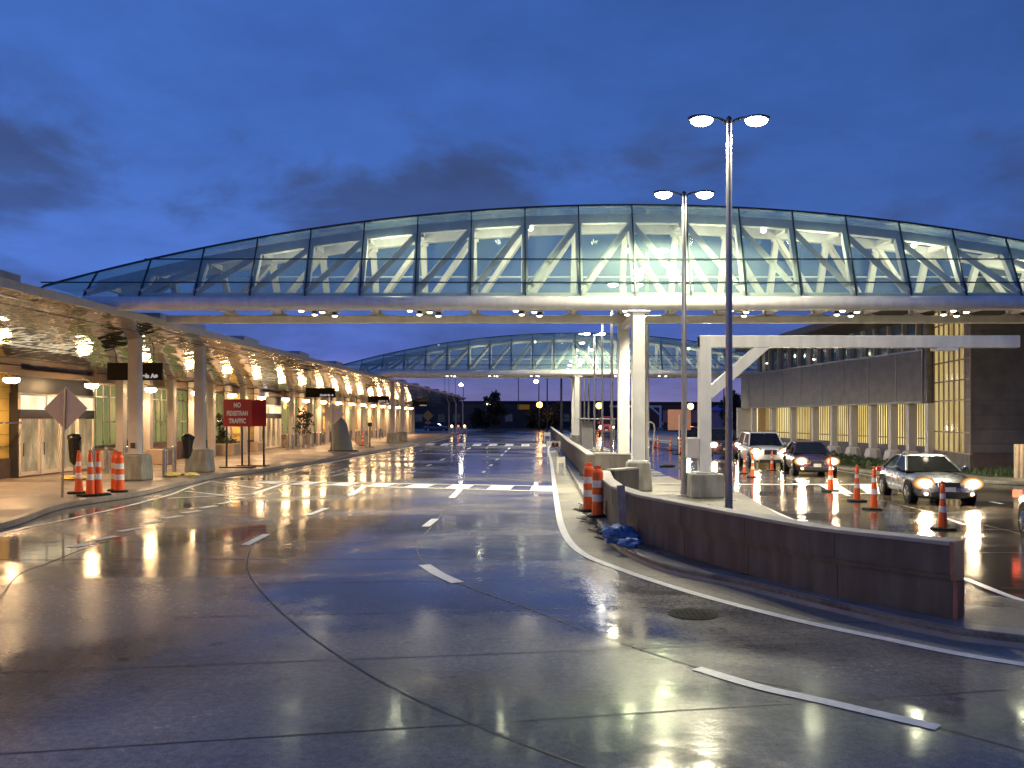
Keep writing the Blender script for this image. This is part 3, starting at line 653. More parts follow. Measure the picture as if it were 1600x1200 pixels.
# ------------------------------------------------------------------ curved concrete wall
def wall(name, pts, label, h=.88, th=.26, endpost=True):
    P = resample(pts, 40); base = P[0]
    root = empty(name, base, label, 'wall')
    off = base
    def strip(o0, o1, z0, z1, m, nm, bev=0):
        b = MB(off); vs = []
        for i, p in enumerate(P):
            d = (P[min(i+1,39)] - P[max(i-1,0)]).normalized(); nn = Vector((d.y, -d.x, 0))
            a = Vector((p.x,p.y,.13)) + nn*o0; c_ = Vector((p.x,p.y,.13)) + nn*o1
            vs += [a+Vector((0,0,z0)), a+Vector((0,0,z1)), c_+Vector((0,0,z1)), c_+Vector((0,0,z0))]
        fs = []
        for i in range(39):
            fs += [(4*i+k, 4*i+(k+1)%4, 4*i+4+(k+1)%4, 4*i+4+k) for k in range(4)]
        fs += [(3,2,1,0), (156,157,158,159)]
        b.add(vs, fs); return b.build(nm, m, root, bevel=bev)
    strip(.07, th, 0.004, h*.50, 'wall', 'wall_base')
    strip(.03, th-.02, h*.50, h*.58, 'wall', 'ledge')
    strip(0, th, h*.58, h-.05, 'wall', 'wall_panel')
    strip(-.012, th+.012, h-.05, h, 'wallcap', 'coping', .012)
    for i in range(4, 39, 5):
        p = P[i]; d = (P[i+1]-P[i-1]).normalized(); nn = Vector((d.y,-d.x,0)); b = MB(off); a_ = math.atan2(d.y,d.x)
        b.box(p - nn*.0015 + Vector((0,0,h*.58+(h*.42-.05)/2)), (.014,.004,h*.42-.06), a_); b.box(p + nn*.0685 + Vector((0,0,h*.25)), (.014,.004,h*.48), a_)
        b.build('form_joint', 'joint', root)
    return root, P
w1, WP = wall('barrier_wall', WF, 'long dark curved concrete wall with ribbed red end block beside the road')
d = (WP[1]-WP[0]).normalized(); nn = Vector((d.y,-d.x,0))
ang = math.atan2(d.y, d.x)
mb = MB(w1.location); e0 = WP[0] - d*.022
mb.box(e0 + nn*.165 + Vector((0,0,.215)), (.04,.185,.43), ang)
for i in range(6): mb.box(e0 + nn*(.085+.032*i) - d*.024 + Vector((0,0,.215)), (.016,.014,.42), ang)
mb.box(e0 + nn*.145 + Vector((0,0,.47)), (.045,.24,.07), ang); mb.box(e0 + nn*.13 + Vector((0,0,.665)), (.04,.262,.325), ang)
mb.box(e0 + nn*.13 + Vector((0,0,.853)), (.05,.28,.05), ang)
mb.build('end_block', 'redrib', w1)
# returns of the wall towards the bridge piers
e1 = WP[-1]
mb = MB(w1.location); mb.bar(e1+Vector((.27,-.14,.44)), e1+Vector((1.05,.75,.44)), .24, .86); mb.build('wall_return', 'wall', w1)
mb = MB(w1.location); mb.bar(e1+Vector((.27,-.14,.895)), e1+Vector((1.05,.75,.895)), .27, .05); mb.build('coping', 'wallcap', w1)
w2, WP2 = wall('barrier_wall', WF2, 'farther straight stretch of concrete wall running back towards the far bridge', h=1.0)
mb = MB(w2.location); p = WP2[0]; mb.bar(p+Vector((.27,.13,.5)), p+Vector((1.5,-.5,.5)), .24, .98); mb.build('wall_return', 'wall', w2)
mb = MB(w2.location); mb.bar(p+Vector((.27,.13,1.02)), p+Vector((1.5,-.5,1.02)), .27, .05); mb.build('coping', 'wallcap', w2)

# ------------------------------------------------------------------ glass footbridges
def make_bridge():
    yN, yF, X0, BAY = 26.6, 30.1, 3.86, 1.722
    loc = Vector((X0, 28.35, 0)); b_ = loc
    root = empty('footbridge', loc, 'near glazed arched footbridge crossing above both roads, lit inside', 'footbridge', 'arched glass footbridges')
    zt = lambda x: 9.27 - 0.00728*(x-3.84)**2
    yGn, yGf = 27.6, 29.1
    nodes = [X0 + BAY*k for k in range(-11, 12)]
    xl, xr = nodes[0], nodes[-1]
    def B(): return MB(b_)
    B().tube((-13.4,yN,5.98),(23.0,yN,5.98),.22,n=24).build('bottom_chord','steel',root,True)
    B().box((5.4,yF,5.88),(35.2,.24,.27)).build('bottom_chord','steel',root,bevel=.04)
    B().b2((-12.2,yN+.1,6.215),(23,yF+.1,6.33)).build('floor_deck','steel',root)
    # bolted brackets between deck and far chord
    for x in nodes:
        if -11.5 < x < 22.5:
            m_ = B()
            m_.add([(x-.36,yF-.08,6.02),(x+.36,yF-.08,6.02),(x+.14,yF-.08,6.1),(x+.14,yF-.08,6.21),(x-.14,yF-.08,6.21),(x-.14,yF-.08,6.1),
                    (x-.36,yF+.08,6.02),(x+.36,yF+.08,6.02),(x+.14,yF+.08,6.1),(x+.14,yF+.08,6.21),(x-.14,yF+.08,6.21),(x-.14,yF+.08,6.1)],
                   [(0,1,2,3,4,5),(11,10,9,8,7,6)]+[(i,6+i,6+(i+1)%6,(i+1)%6) for i in range(6)])
            m_.build('bracket','steel',root)
            B().bar((x,yN+.15,6.1),(x,yF-.1,6.12),.14,.12).build('cross_beam','steel',root)
    tt = .17
    for side, (yb, yt) in enumerate(((yN+.12, 27.62), (yF-.12, 29.08))):
        for i in range(len(nodes)-1):
            a, c = nodes[i], nodes[i+1]
            za, zc = zt(a)-.42, zt(c)-.42
            if min(za, zc) < 6.4: continue
            B().bar((a,yt,za),(c,yt,zc),.26,.28).build('top_chord','steel',root)
            if c <= X0+.1: p, q = (a,yb,6.33),(c,yt,zc-.1)
            else: p, q = (c,yb,6.33),(a,yt,za-.1)
            B().bar(p, q, .16, .18).build('diagonal','steel',root)
            B().box(q,(.34,.05,.3)).build('gusset','steel',root)
        for x in nodes:
            if zt(x)-.5 > 6.6:
                B().bar((x,yb,6.33),(x,yt,zt(x)-.44),.19,.19).build('post','steel',root)
    for x in nodes:
        if zt(x)-.5 > 6.6:
            B().bar((x,27.6,zt(x)-.40),(x,29.1,zt(x)-.40),.15,.18).build('cross_tie','steel',root)
    # glazing: near and far skins, dark mullions, roof strip
    for (yb, yt, nm) in ((yN-.02, yGn-.12, 'n'), (yF+.14, yGf+.12, 'f')):
        for i in range(len(nodes)-1):
            a, c = nodes[i], nodes[i+1]
            za, zc = zt(a), zt(c)
            if max(za, zc) < 6.5: continue
            za, zc = max(za, 6.24), max(zc, 6.24)
            B().add([(a,yb,6.22),(c,yb,6.22),(c,yt if zc>6.3 else yb,zc),(a,yt if za>6.3 else yb,za)],[(0,1,2,3)]).build('glass_panel','glass' if nm=='n' else 'glassfar',root)
    yb, yt = yN-.05, yGn-.15
    top = B()
    for x in nodes:
        if zt(x) > 6.5:
            B().bar((x,yb,6.22),(x,yt,zt(x)),.038,.05).build('mullion','mull',root)
    fine = [lerp(xl, xr, i/120) for i in range(121)]
    arc = [(x, yt, zt(x)) for x in fine if zt(x) > 6.25]
    for p, q in zip(arc, arc[1:]): top.bar(p, q, .06, .055)
    top.build('top_rail','mull',root)
    rf = B()
    for p, q in zip(arc, arc[1:]): rf.quad((p[0],yt+.05,p[2]+.0),(q[0],yt+.05,q[2]+.0),(q[0],yGf+.1,q[2]+.0),(p[0],yGf+.1,p[2]+.0))
    rf.build('roof_glazing','glassfar',root)
    for z in (6.65, 7.42):
        t = (z-6.22)/3.05; y = lerp(yb, yt, t)
        xs = [x for x in fine if zt(x) > z+.05]
        B().bar((xs[0],y,z),(xs[-1],y,z),.035,.04).build('transom','mull',root)
    xs = [x for x in fine if zt(x) > 7.4]
    B().tube((xs[0],yF-.5,7.3),(xs[-1],yF-.5,7.3),.03).build('handrail','steel',root,True)
    # piers
    for y in (26.62, 30.08):
        pr = B(); pr.b2((3.94-.19,y-.19,1.06),(3.94+.19,y+.19,5.74)); pr.box((3.94,y,1.05),(.56,.56,.05)); pr.box((3.94,y,5.72),(.7,.5,.06))
        o = pr.build('pier','steel',root,bevel=.015)
        B().frustum((3.94,y,.13),.8,.8,.68,.68,.9).build('pedestal','pedestal',o,bevel=.04)
    B().bar((3.94,26.8,5.6),(3.94,29.9,5.6),.2,.24).build('pier_tie','steel',root)
    # downlights under the deck, in clusters on skewed rails
    for px in (508, 668, 824, 985, 1140, 1305, 1468):
        x = (px-800)/1330*29.0
        for dy in (-.5, .5):
            B().bar((x-.55,28.0+dy-.3,5.98),(x+.55,28.0+dy+.3,5.98),.07,.07).build('light_rail','steel',root)
            for s in (-1, 1):
                o = B().lathe((x+s*.3+dy*.2,28.0+dy+s*.17,5.84),[(.085,0),(.085,.12)],14).build('downlight','dark',root,True)
                B().ell((x+s*.3+dy*.2,28.0+dy+s*.17,5.84),(.085,.085,.045)).build('lens','downlens',o,True)
        light('SPOT', 1500, BRG, Vector((x,28.2,5.7))-b_, root, .15, spot=R(150), blend=.6)
    # lights inside
    for k in range(-7, 12, 2):
        x = X0+BAY*(k+.5); z = min(zt(x)-.9, 8.0)
        if z < 6.7: continue
        e = 105 if k > -6 else 30
        light('POINT', e, BRG, Vector((x,28.05,z-.2))-b_, root, .12)
    for x in (0.6, 8.2, 13.1):
        B().ell((x,27.75,zt(x)-.62),(.09,.09,.08)).build('interior_lamp','downlens',root,True)
    return root
br = make_bridge()
b2 = dup(br)
for ch in b2.children:
    if ch.type == 'LIGHT': ch.data = ch.data.copy(); ch.data.energy *= .45
b2.location = br.location + Vector((1.25, 41.4, 0)); b2['label'] = 'farther glazed arched footbridge, small in the distance beneath the near one'

# ------------------------------------------------------------------ street lamps on the median
def make_lamp():
    root = empty('street_lamp', (0,0,0), 'x', 'street lamp', 'twin-headed street lamps along the median')
    MB().tube((0,0,.02),(0,0,8.72),.085,.06,n=16).build('pole','greysteel',root,True)
    MB().lathe((0,0,0),[(.2,0),(.2,.03),(.11,.05),(.1,.25),(.088,.3)],18).build('base','greysteel',root,True)
    MB().lathe((0,0,8.7),[(.07,0),(.075,.1),(.03,.16)],14).build('cap','dark',root,True)
    for s in (-1,1):
        a = MB(); pts = [Vector((s*.05,0,8.7)),Vector((s*.14,0,8.78)),Vector((s*.26,0,8.82)),Vector((s*.42,0,8.83))]
        a.path(pts,.03,10); a.build('arm','dark',root,True)
        h = MB().ell((s*.62,0,8.82),(.29,.16,.07)).build('lamp_head','dark',root,True)
        MB().ell((s*.60,0,8.78),(.25,.17,.13),squash_top=.5).build('lens','streetlens',h,True)
        light('SPOT', 1000, COOL, (s*.60,0,8.56), root, .14, spot=R(156), blend=.25)
    return root
lp = make_lamp()
LDIST = [18.6,24.75,33,41.5,49.6,57.4,65.7,73.7,81,89,97,105,113]
LLAB = ['nearest and tallest-looking twin-headed street lamp, its pole crossing the white gantry beam',
        'twin-headed street lamp standing beside the gantry pedestal, second from the front']
for i, d_ in enumerate(LDIST):
    o = lp if i == 0 else dup(lp)
    x = 4.1+.0345*d_ + (.05 if i == 1 else 0)
    o.location = (x, d_, .13); o['label'] = LLAB[i] if i < 2 else f'twin-headed street lamp on the median, {ORD[i]} along the row from the front'

for x_, y_, lb in ((-12.6,-5,'unseen street lamp added on the left sidewalk behind the viewer'),):
    o = dup(lp); o.location = (x_,y_,.15); o['label'] = lb  # unseen lamp post added to throw warm light on the wall
# ------------------------------------------------------------------ white gantry
g = empty('gantry', (5.54,24.5,.13), 'white cantilever gantry with diagonal brace on concrete block over the right road', 'gantry', 'white steel gantries')
def gan():
    MB().frustum((0,0,0),.98,.9,.94,.86,.68).build('pedestal','pedestal',g,bevel=.03)
    mb = MB(); mb.box((0,0,2.68),(.33,.33,3.9)); mb.box((0,0,.705),(.6,.6,.05)); mb.build('post','steel',g,bevel=.015)
    MB().b2((-.165,-.16,4.29),(9.0,.16,4.63)).build('beam','steel',g,bevel=.015)
    MB().bar((.1,0,2.95),(1.75,0,4.4),.28,.3).build('brace','steel',g)
    MB().b2((-.52,-.16,1.12),(-.17,.16,1.7)).build('control_box','pilaster',g,bevel=.02)
    MB().b2((6.6,-.2,4.2),(7.2,.2,4.285)).build('light_fitting','steel',g)
gan()
g2 = dup(g); g2.location = (26.5,152,0); g2.rotation_euler = (0,0,math.pi); g2['label'] = 'small far white gantry with its arm pointing left beyond the bridge'

# ------------------------------------------------------------------ left terminal and canopy
SL = 0.037
def lx(base, d): return base + SL*d
T = empty('terminal_building', (lx(-20,30),30,.15), 'long warmly lit terminal facade of glass bays and yellow walls under a metal canopy', 'building')
tb = T.location
def TB(): return MB(tb)
d0, d1 = -12.0, 127.0
def fp(d, z, out=0.0): return Vector((lx(-20,d)+out, d, z))
# back wall above and behind
TB().add([fp(d0,.15,-.3),fp(d1,.15,-.3),fp(d1,4.4,-.3),fp(d0,4.4,-.3)],[(0,1,2,3)]).build('back_wall','orangewall',T)
def pd(px, x=-20.0): return -x/((800-px)/1330 + SL)
def panel(a, b, z0, z1, m, nm, out=0.0, th=.12, parent=T, bev=0):
    mb = TB(); mb.add([fp(a,z0,out-th),fp(b,z0,out-th),fp(b,z1,out-th),fp(a,z1,out-th),fp(a,z0,out),fp(b,z0,out),fp(b,z1,out),fp(a,z1,out)],
        [(0,1,2,3),(7,6,5,4),(0,4,5,1),(1,5,6,2),(2,6,7,3),(3,7,4,0)])
    return mb.build(nm, m, parent, bevel=bev)
def lined_wall(a, b, m):
    panel(a, b, .9, 4.0, m, 'wall_panel'); panel(a, b, .15, .9, 'brownbase', 'wall_base', .06)
    for k in range(1, 7):
        panel(a, b, .9+.44*k, .912+.44*k, 'brownbase', 'panel_joint', .004, .02)
def window(a, b, m='greenwin', z0=1.15, nm=4):
    w_ = panel(a, b, z0, 3.95, m, 'window', 0, .05)
    mb = TB()
    for k in range(nm+1):
        d_ = lerp(a, b, k/nm); mb.bar(fp(d_,z0,.02),fp(d_,3.95,.02),.05,.05)
    for z in (z0, 3.35, 3.92): mb.bar(fp(a,z,.03),fp(b,z,.03),.05,.06)
    mb.build('frame','alu',w_)
    panel(a, b, .15, z0-.05, 'brownbase', 'wall_base', .03)
def entrance(a, b, sign=None):
    # a glazed lobby standing proud of the facade
    out = 0.32
    p = panel(a, b, 3.35, 3.98, 'dark', 'lobby_header', out, .3)
    panel(a-.02, b+.02, 3.98, 4.22, 'brownbeam', 'lobby_fascia', out+.06, .36)
    tr = panel(a, b, 2.72, 3.33, 'transomwin', 'transom_window', out, .06)
    mb = TB()
    for k in range(4): mb.bar(fp(lerp(a,b,k/3),2.72,out+.02),fp(lerp(a,b,k/3),3.35,out+.02),.09,.06)
    mb.bar(fp(a,3.3,out+.02),fp(b,3.3,out+.02),.06,.09); mb.build('frame','cream',tr)
    panel(a, b, 2.38, 2.72, 'dark', 'door_track', out+.05, .2)
    n_ = 4
    for k in range(n_):
        x0, x1 = lerp(a,b,k/n_), lerp(a,b,(k+1)/n_)
        dr = panel(x0+.03, x1-.03, .2, 2.36, 'doorglass', 'door', out, .05)
        mb = TB(); mb.bar(fp(x0+.06,.2,out+.02),fp(x0+.06,2.36,out+.02),.08,.06); mb.bar(fp(x1-.06,.2,out+.02),fp(x1-.06,2.36,out+.02),.08,.06)
        mb.bar(fp(x0+.06,.28,out+.02),fp(x1-.06,.28,out+.02),.06,.14); mb.build('frame','cream',dr)
        MB(tb).bar(fp(x0+.25,.95,out+.05),fp(x0+.25,1.45,out+.05),.03,.03).build('handle','dark',dr)
    for d_ in (a, b):   # side walls of the lobby
        mb = TB(); mb.b2(fp(d_,.15,0)+Vector((0,-.04,0)), fp(d_,3.35,out)+Vector((0,.04,0))); mb.build('lobby_side','dark',T)
    for k in range(3):
        pass
    if sign:
        text(sign, .42, 'signlit', T, fp(a+.9,4.05,out+.14)-tb, (R(90),0,R(90)-SL), 'lobby_lettering')
V1a, V1b = 31.9, 37.2
lined_wall(d0, V1a-.05, 'yellowwall')
entrance(V1a, V1b)
V2a, V2b = pd(400), pd(432)
x = V1b+.15
while x < pd(352)-1.5:
    window(x, x+2.5); x += 2.625
Y1 = x; lined_wall(Y1, V2a-.1, 'yellowwall')
entrance(V2a, V2b, 'LAG')
x = V2b+.15
k = 0
kinds = ['g','g','o','g','g','y','g','g','o','g','y','g','g','y','g','g','y','g','y','g','g','y','g']
while x < d1-2.7:
    kd = kinds[k % len(kinds)]; k += 1
    if kd == 'g': window(x, x+2.5, nm=2)
    else: lined_wall(x, x+2.6, 'yellowwall' if kd == 'y' else 'orangewall')
    x += 2.625
# pilasters in front of the glass
x = 38.6
while x < d1:
    if not (V2a-.4 < x < V2b+.4):
        p = fp(x, 0, .85); mb = TB(); mb.b2((p.x-.17,x-.2,.15),(p.x+.17,x+.2,4.35)); mb.build('pilaster','pilaster',T,bevel=.015)
    x += 2.625
for a, b in ((d0,V1a-.1),(V1b+.1,V2a-.1),(V2b+.1,d1)):
    panel(a, b, 4.0, 4.34, 'brownbeam', 'facade_beam', .5, .5)
    mb = TB(); mb.bar(fp(a+.2,2.22,.62),fp(b-.2,2.22,.62),.05,.05); mb.build('rail','chrome',T)
# end wall
TB().b2((lx(-20,d1)-8,d1,.15),(lx(-20,d1)+.4,d1+.3,4.3)).build('end_wall','tan',T)

CN = empty('canopy', (lx(-13.5,40),40,4), 'sloping polished metal canopy over the sidewalk with white columns on blocks', 'canopy')
cb_ = CN.location
def CB(): return MB(cb_)
c0, c1 = -14.0, 146.0
prof = [(-19.9,4.30),(-18.6,4.50),(-17.0,4.80),(-15.4,5.13),(-14.2,5.40),(-13.35,5.615)]
NS = 60
mb = CB(); vs = []
for i in range(NS+1):
    d_ = lerp(c0, c1, i/NS)
    for xx, zz in prof: vs.append((lx(xx,d_), d_, zz))
n = len(prof)
mb.add(vs, [(i*n+j, i*n+j+1, (i+1)*n+j+1, (i+1)*n+j) for i in range(NS) for j in range(n-1)])
mb.build('soffit','soffit',CN,True)
mb = CB()
fa = [(-13.35,5.615),(-13.3,5.62),(-13.26,5.84),(-13.4,5.86)]
vs = [(lx(a,d_),d_,z) for d_ in (c0,c1) for a,z in fa]
mb.add(vs,[(0,1,5,4),(1,2,6,5),(2,3,7,6),(3,0,4,7),(3,2,1,0),(4,5,6,7)]); mb.build('fascia','fascia',CN)
mb = CB(); vs = [(lx(a,d_),d_,z) for d_ in (c0,c1) for a,z in ((-13.4,5.855),(-16.5,5.3),(-20.2,4.85),(-20.2,4.45))]
mb.add(vs,[(0,1,5,4),(1,2,6,5),(2,3,7,6)]); mb.build('roof_sheet','roof',CN)
for jx, jz in ((-18.6,4.50),(-17.0,4.80),(-14.2,5.40)):
    mb = CB(); mb.bar((lx(jx,c0),c0,jz-.004),(lx(jx,c1),c1,jz-.004),.035,.012); mb.build('panel_joint','dark',CN)
for i, d_ in enumerate([21.2,31.3,33.4,39.8,48.6,57,66,75,84,93,102,111,120,129,138]):
    CB().b2((lx(-13.9,d_)-.8,d_-1.1,5.5),(lx(-13.9,d_)+.25,d_+1.1,6.14)).build('roof_box','roof',CN,bevel=.02)
CB().b2((lx(-13.6,19.6)-.9,18.9,5.5),(lx(-13.6,19.6),20.0,6.25)).build('roof_box','roof',CN,bevel=.02)
for x_, d_, base in ((-13.72,31.0,1),(-13.05,35.6,1),(-10.75,76.7,1),(-10.45,81.2,1)):
    mb = CB(); mb.b2((x_-.19,d_-.19,1.1),(x_+.19,d_+.19,5.55)); mb.box((x_,d_,1.1),(.56,.56,.05))
    o = mb.build('column','pilaster',CN,bevel=.02)
    CB().frustum((x_,d_,.152),.98,.98,.84,.84,.92).build('pedestal','pedestal',o,bevel=.05)
    if d_ < 32: CB().b2((x_-.08,d_-.22,1.3),(x_+.08,d_-.192,1.5)).build('socket_plate','dark',o)
for px in (701.5,712.3,723):
    d_ = 131.0; q = A(px, 650, d_); top = 4.9
    mb = CB(); mb.tube((q.x,d_,.15),(q.x,d_,4.7),.11); mb.bar((q.x,d_,4.65),(q.x-.35,d_-.1,5.45),.16,.16)
    mb.build('column','pilaster',CN,True)
# lamps along the back edge
for k in range(-7, 18):
    d_ = 29.6+5.25*k
    p = Vector((lx(-18.5,d_),d_,3.76))
    mb = CB(); mb.path([p+Vector((-.75,0,.22)),p+Vector((-.3,0,.24)),p+Vector((0,0,.12))],.025,8)
    o = mb.build('canopy_lamp','chrome',CN,True)
    CB().lathe(p+Vector((0,0,.02)),[(.24,-.02),(.2,.06),(.08,.13)],18).build('shade','alu',o,True)
    CB().ell(p+Vector((0,0,-.03)),(.26,.26,.13)).build('bulb','canopylens',o,True)
    light('SPOT', 450, WARM, p+Vector((0,0,-.2))-cb_, CN, .12, spot=R(168), blend=.35)

# hanging flight-direction signs
def hang(px0, px1, y0, y1, d_, label, txt):
    a, b = A(px0,y1,d_), A(px1,y0,d_); w_ = b.x-a.x; h_ = b.z-a.z
    c_ = (a+b)/2
    o = empty('hanging_sign', c_, label, 'sign', 'dark hanging signs under the canopy')
    MB().box((0,0,0),(w_,.18,h_)).build('sign_box','black',o,bevel=.01)
    for s in (-.35,.35): MB().tube((s*w_,0,h_/2),(s*w_,0,h_/2+ .55 + .2*s),.02,n=8).build('hanger','dark',o,True)
    text(txt, h_*.34, 'infotext', o, (w_*.16,-.096,-h_*.27))
    sy = MB().lathe((0,0,0),[(h_*.1,0),(h_*.1,.006)],16).build('symbol','infotext',o); sy.rotation_euler = (R(90),0,0)
    sy.location = (w_*.41,-.092,-h_*.27)
hang(169,253,567,594,33.3,'large dark hanging sign partly hidden by the nearest canopy column','Arrivals A')
hang(478,524,606,621,58,'dark hanging sign above the small tree, second from the front','Arrivals')
hang(575,608,619,629,83,'small dark hanging sign near the second pair of canopy columns','Arrivals')
hang(645,668,627.5,635,118,'tiny dark hanging sign at the far end of the canopy','Arrivals')

# planters, bollards, railing plants
def planter(pa, pb, py, h_, label, depth=1.0, top=None):
    a, b = G(pa,py,.15), G(pb,py,.15)
    o = empty('planter', ((a.x+b.x)/2,a.y,.15), label, 'planter', 'low stone planters by the facade')
    w_ = abs(b.x-a.x)
    MB().box((0,depth/2,h_/2+.003),(w_,depth,h_)).build('trough','tan',o,bevel=.03)
    MB().box((0,depth/2,h_+.02),(w_-.16,depth-.16,.03)).build('soil','debris',o)
    if top:
        rng = random.Random(int(pa)); mb = MB()
        for i in range(260):
            c_ = Vector((rng.uniform(-w_/2+.1,w_/2-.1), depth/2+rng.uniform(-.35,.35), h_+.02+abs(rng.gauss(0,.14))))
            v = Vector((rng.uniform(-1,1),rng.uniform(-1,1),rng.uniform(.1,1))).normalized()*.09; u = v.cross(Vector((rng.uniform(-1,1),.3,.2))).normalized()*.035
            mb.quad(c_-u, c_+u, c_+u+v, c_-u+v)
        mb.build('foliage','leaf',o)
planter(128,168,733,.8,'stone planter behind the orange striped cones',1.0)
planter(176,200,729,.85,'stone planter directly behind the orange drums',1.0,True)
planter(228,262,726,.75,'stone planter seen between the two near canopy columns',1.0)
planter(328,366,712,.7,'planter with green shrubs just right of the second column',1.2,True)
planter(368,403,706,.62,'stone planter behind the red sign posts',1.2)
planter(432,452,699,.62,'stone planter right of the farther lit entrance',1.2)
planter(556,572,694,.7,'stone planter beyond the grey wrapped sign',1.3)

def make_bollard():
    o = empty('bollard', (0,0,0), 'x', 'bollard', 'steel bollards on the sidewalk')
    MB().tube((0,0,0),(0,0,1.02),.085,n=16).build('post','chrome',o,True)
    MB().lathe((0,0,1.02),[(.085,0),(.08,.04),(.04,.06)],16).build('cap','chrome',o,True)
    return o
bol = make_bollard(); first = True
BL = [((257,745),'between the two near canopy columns, left one'),((272,738),'between the two near canopy columns, right one'),
      ((145,741),'just behind the row of striped cones'),((196,738),'standing just left of the nearest canopy column'),
      ((166,739),'between the striped cones and the drums')]
for i,(px,py) in enumerate(((449,703),(457,702),(466,701.5),(474,700.5),(482,699.5),(489,698),(495,697),(501,696),(507,695))):
    BL.append(((px,py), f'{ORD[i]} from left in the cluster below the small tree'))
for i,(px,py) in enumerate(((556,691),(561,690.5),(566,690),(571,689),(588,686),(593,685.5),(598,685))):
    BL.append(((px,py), f'{ORD[i]} from left in the far cluster before the second column pair'))
for (px,py), lb in BL:
    o = bol if first else dup(bol); first = False
    o.location = G(px,py,.15); o['label'] = 'steel bollard ' + lb

def tree(name, loc, h_, cr, label, leaf='leaf', trunk_h=None, n=900, ls=.12, seed=1, group=None, squash=1.0):
    rng = random.Random(seed)
    o = empty(name, loc, label, 'tree', group)
    th = trunk_h or h_*.35
    mb = MB(); mb.tube((0,0,0),(.03*h_,0,th),.03*h_**.7+.02,.02*h_**.6+.015,n=8)
    cl = []
    for i in range(9):
        a = rng.uniform(0,6.28); rr = cr*rng.uniform(.25,.8); z = rng.uniform(th, h_*.88)
        e = Vector((rr*math.cos(a), rr*math.sin(a), z)); mb.tube((.03*h_,0,th*rng.uniform(.7,1)), e, .012*h_**.5+.008, .006, n=6); cl.append((e, cr*rng.uniform(.32,.55)))
    for i in range(6): cl.append((Vector((rng.gauss(0,cr*.3),rng.gauss(0,cr*.3),lerp(th*1.1,h_*.92,i/5))), cr*rng.uniform(.35,.5)))
    mb.build('trunk','bark',o,True)
    lf = MB()
    for i in range(n):
        c_, r_ = rng.choice(cl)
        v = Vector((rng.gauss(0,1),rng.gauss(0,1),rng.gauss(0,1))).normalized()
        p = c_ + Vector((v.x,v.y,v.z*squash))*r_*rng.uniform(.3,1.08)
        a = Vector((rng.gauss(0,1),rng.gauss(0,1),rng.gauss(0,1))).normalized(); b = a.cross(Vector((rng.gauss(0,1),rng.gauss(0,1),.5))).normalized()
        s = ls*rng.uniform(.5,1.3); lf.add([p-a*s, p+b*s*.45, p+a*s, p-b*s*.45], [(0,1,2,3)])
    lf.build('crown',leaf,o)
    return o
tree('small_tree', G(473,699,.15), 3.1, .75, 'slender young tree among bollards against the green lit wall', 'leafdark', 1.0, 520, .12, 3)
tree('small_tree', G(345,711,.15), 2.6, .6, 'small dark conifer-like tree in the planter right of second column', 'leafdark', .7, 420, .12, 5)

# ------------------------------------------------------------------ signs and cones on the left
o = empty('pedestrian_sign', (G(371,731,.15)), 'red sign reading NO PEDESTRIAN TRAFFIC on two dark posts at the kerb', 'sign')
s_ = o.location.y/1330
def psign(o, dx, dy, txt):
    zt_, zb = (731-624)*s_, (731-666.5)*s_
    MB().box((dx,dy,(zt_+zb)/2),(44*s_,.03,zt_-zb)).build('panel','redsign',o,bevel=.012)
    for k in (-1,1): MB().box((dx+k*17.5*s_,dy+.05,zt_*.5),(.075,.05,zt_)).build('post','dark',o)
    if txt:
        for i, t in enumerate(('NO','PEDESTRIAN','TRAFFIC')):
            tx = text(t, .285, 'white', o, (dx,dy-.02,lerp(zt_,zb,(.22,.52,.80)[i])))
            tx.scale = (.60,1,1) if i == 1 else (.72,1,1)
psign(o, 0, 0, True)
MB().box((0,.05,.03),(1.5,.55,.05)).build('base_bar','dark',o)
o2 = empty('pedestrian_sign', o.location + Vector((.32,1.2,0)), 'second red sign half hidden behind the one at the kerb', 'sign')
psign(o2, 0, 0, False); MB().box((0,.05,.03),(1.4,.5,.05)).build('base_bar','dark',o2)

def diamond(px, py, side_px, base, label, m='signback', plaque=False, lean=0):
    b = G(base[0], base[1], .15); d_ = b.y; c_ = A(px, py, d_); r = side_px/F*d_
    o = empty('diamond_sign', b, label, 'sign')
    cz = c_.z-.15; cx = c_.x-b.x
    mb = MB(); vs = [(cx-r,0,cz),(cx,0,cz-r),(cx+r,0,cz),(cx,0,cz+r)]
    mb.add([(x,-.012,z) for x,_,z in vs]+[(x,.012,z) for x,_,z in vs],[(3,2,1,0),(4,5,6,7)]+[(i,(i+1)%4,4+(i+1)%4,4+i) for i in range(4)])
    mb.build('panel',m,o,bevel=.006)
    MB().bar((0,-.035 if m=='signback' else .035,0),(cx,-.035 if m=='signback' else .035,cz+r*.95),.055,.04).build('post','greysteel',o)
    if plaque: MB().box((cx,0,cz-r-.22),(r*1.0,.02,.38)).build('plaque',m,o)
diamond(103,638,34,(98,777),'grey back of a large diamond road sign on a thin post by the cones')
diamond(520.5,647,17.5,(520,706),'grey back of a diamond sign standing before the grey wrapped sign')
diamond(668.5,649.5,8.8,(668,674),'small orange diamond sign with a plaque at the far end of the sidewalk','yellowsign',True)

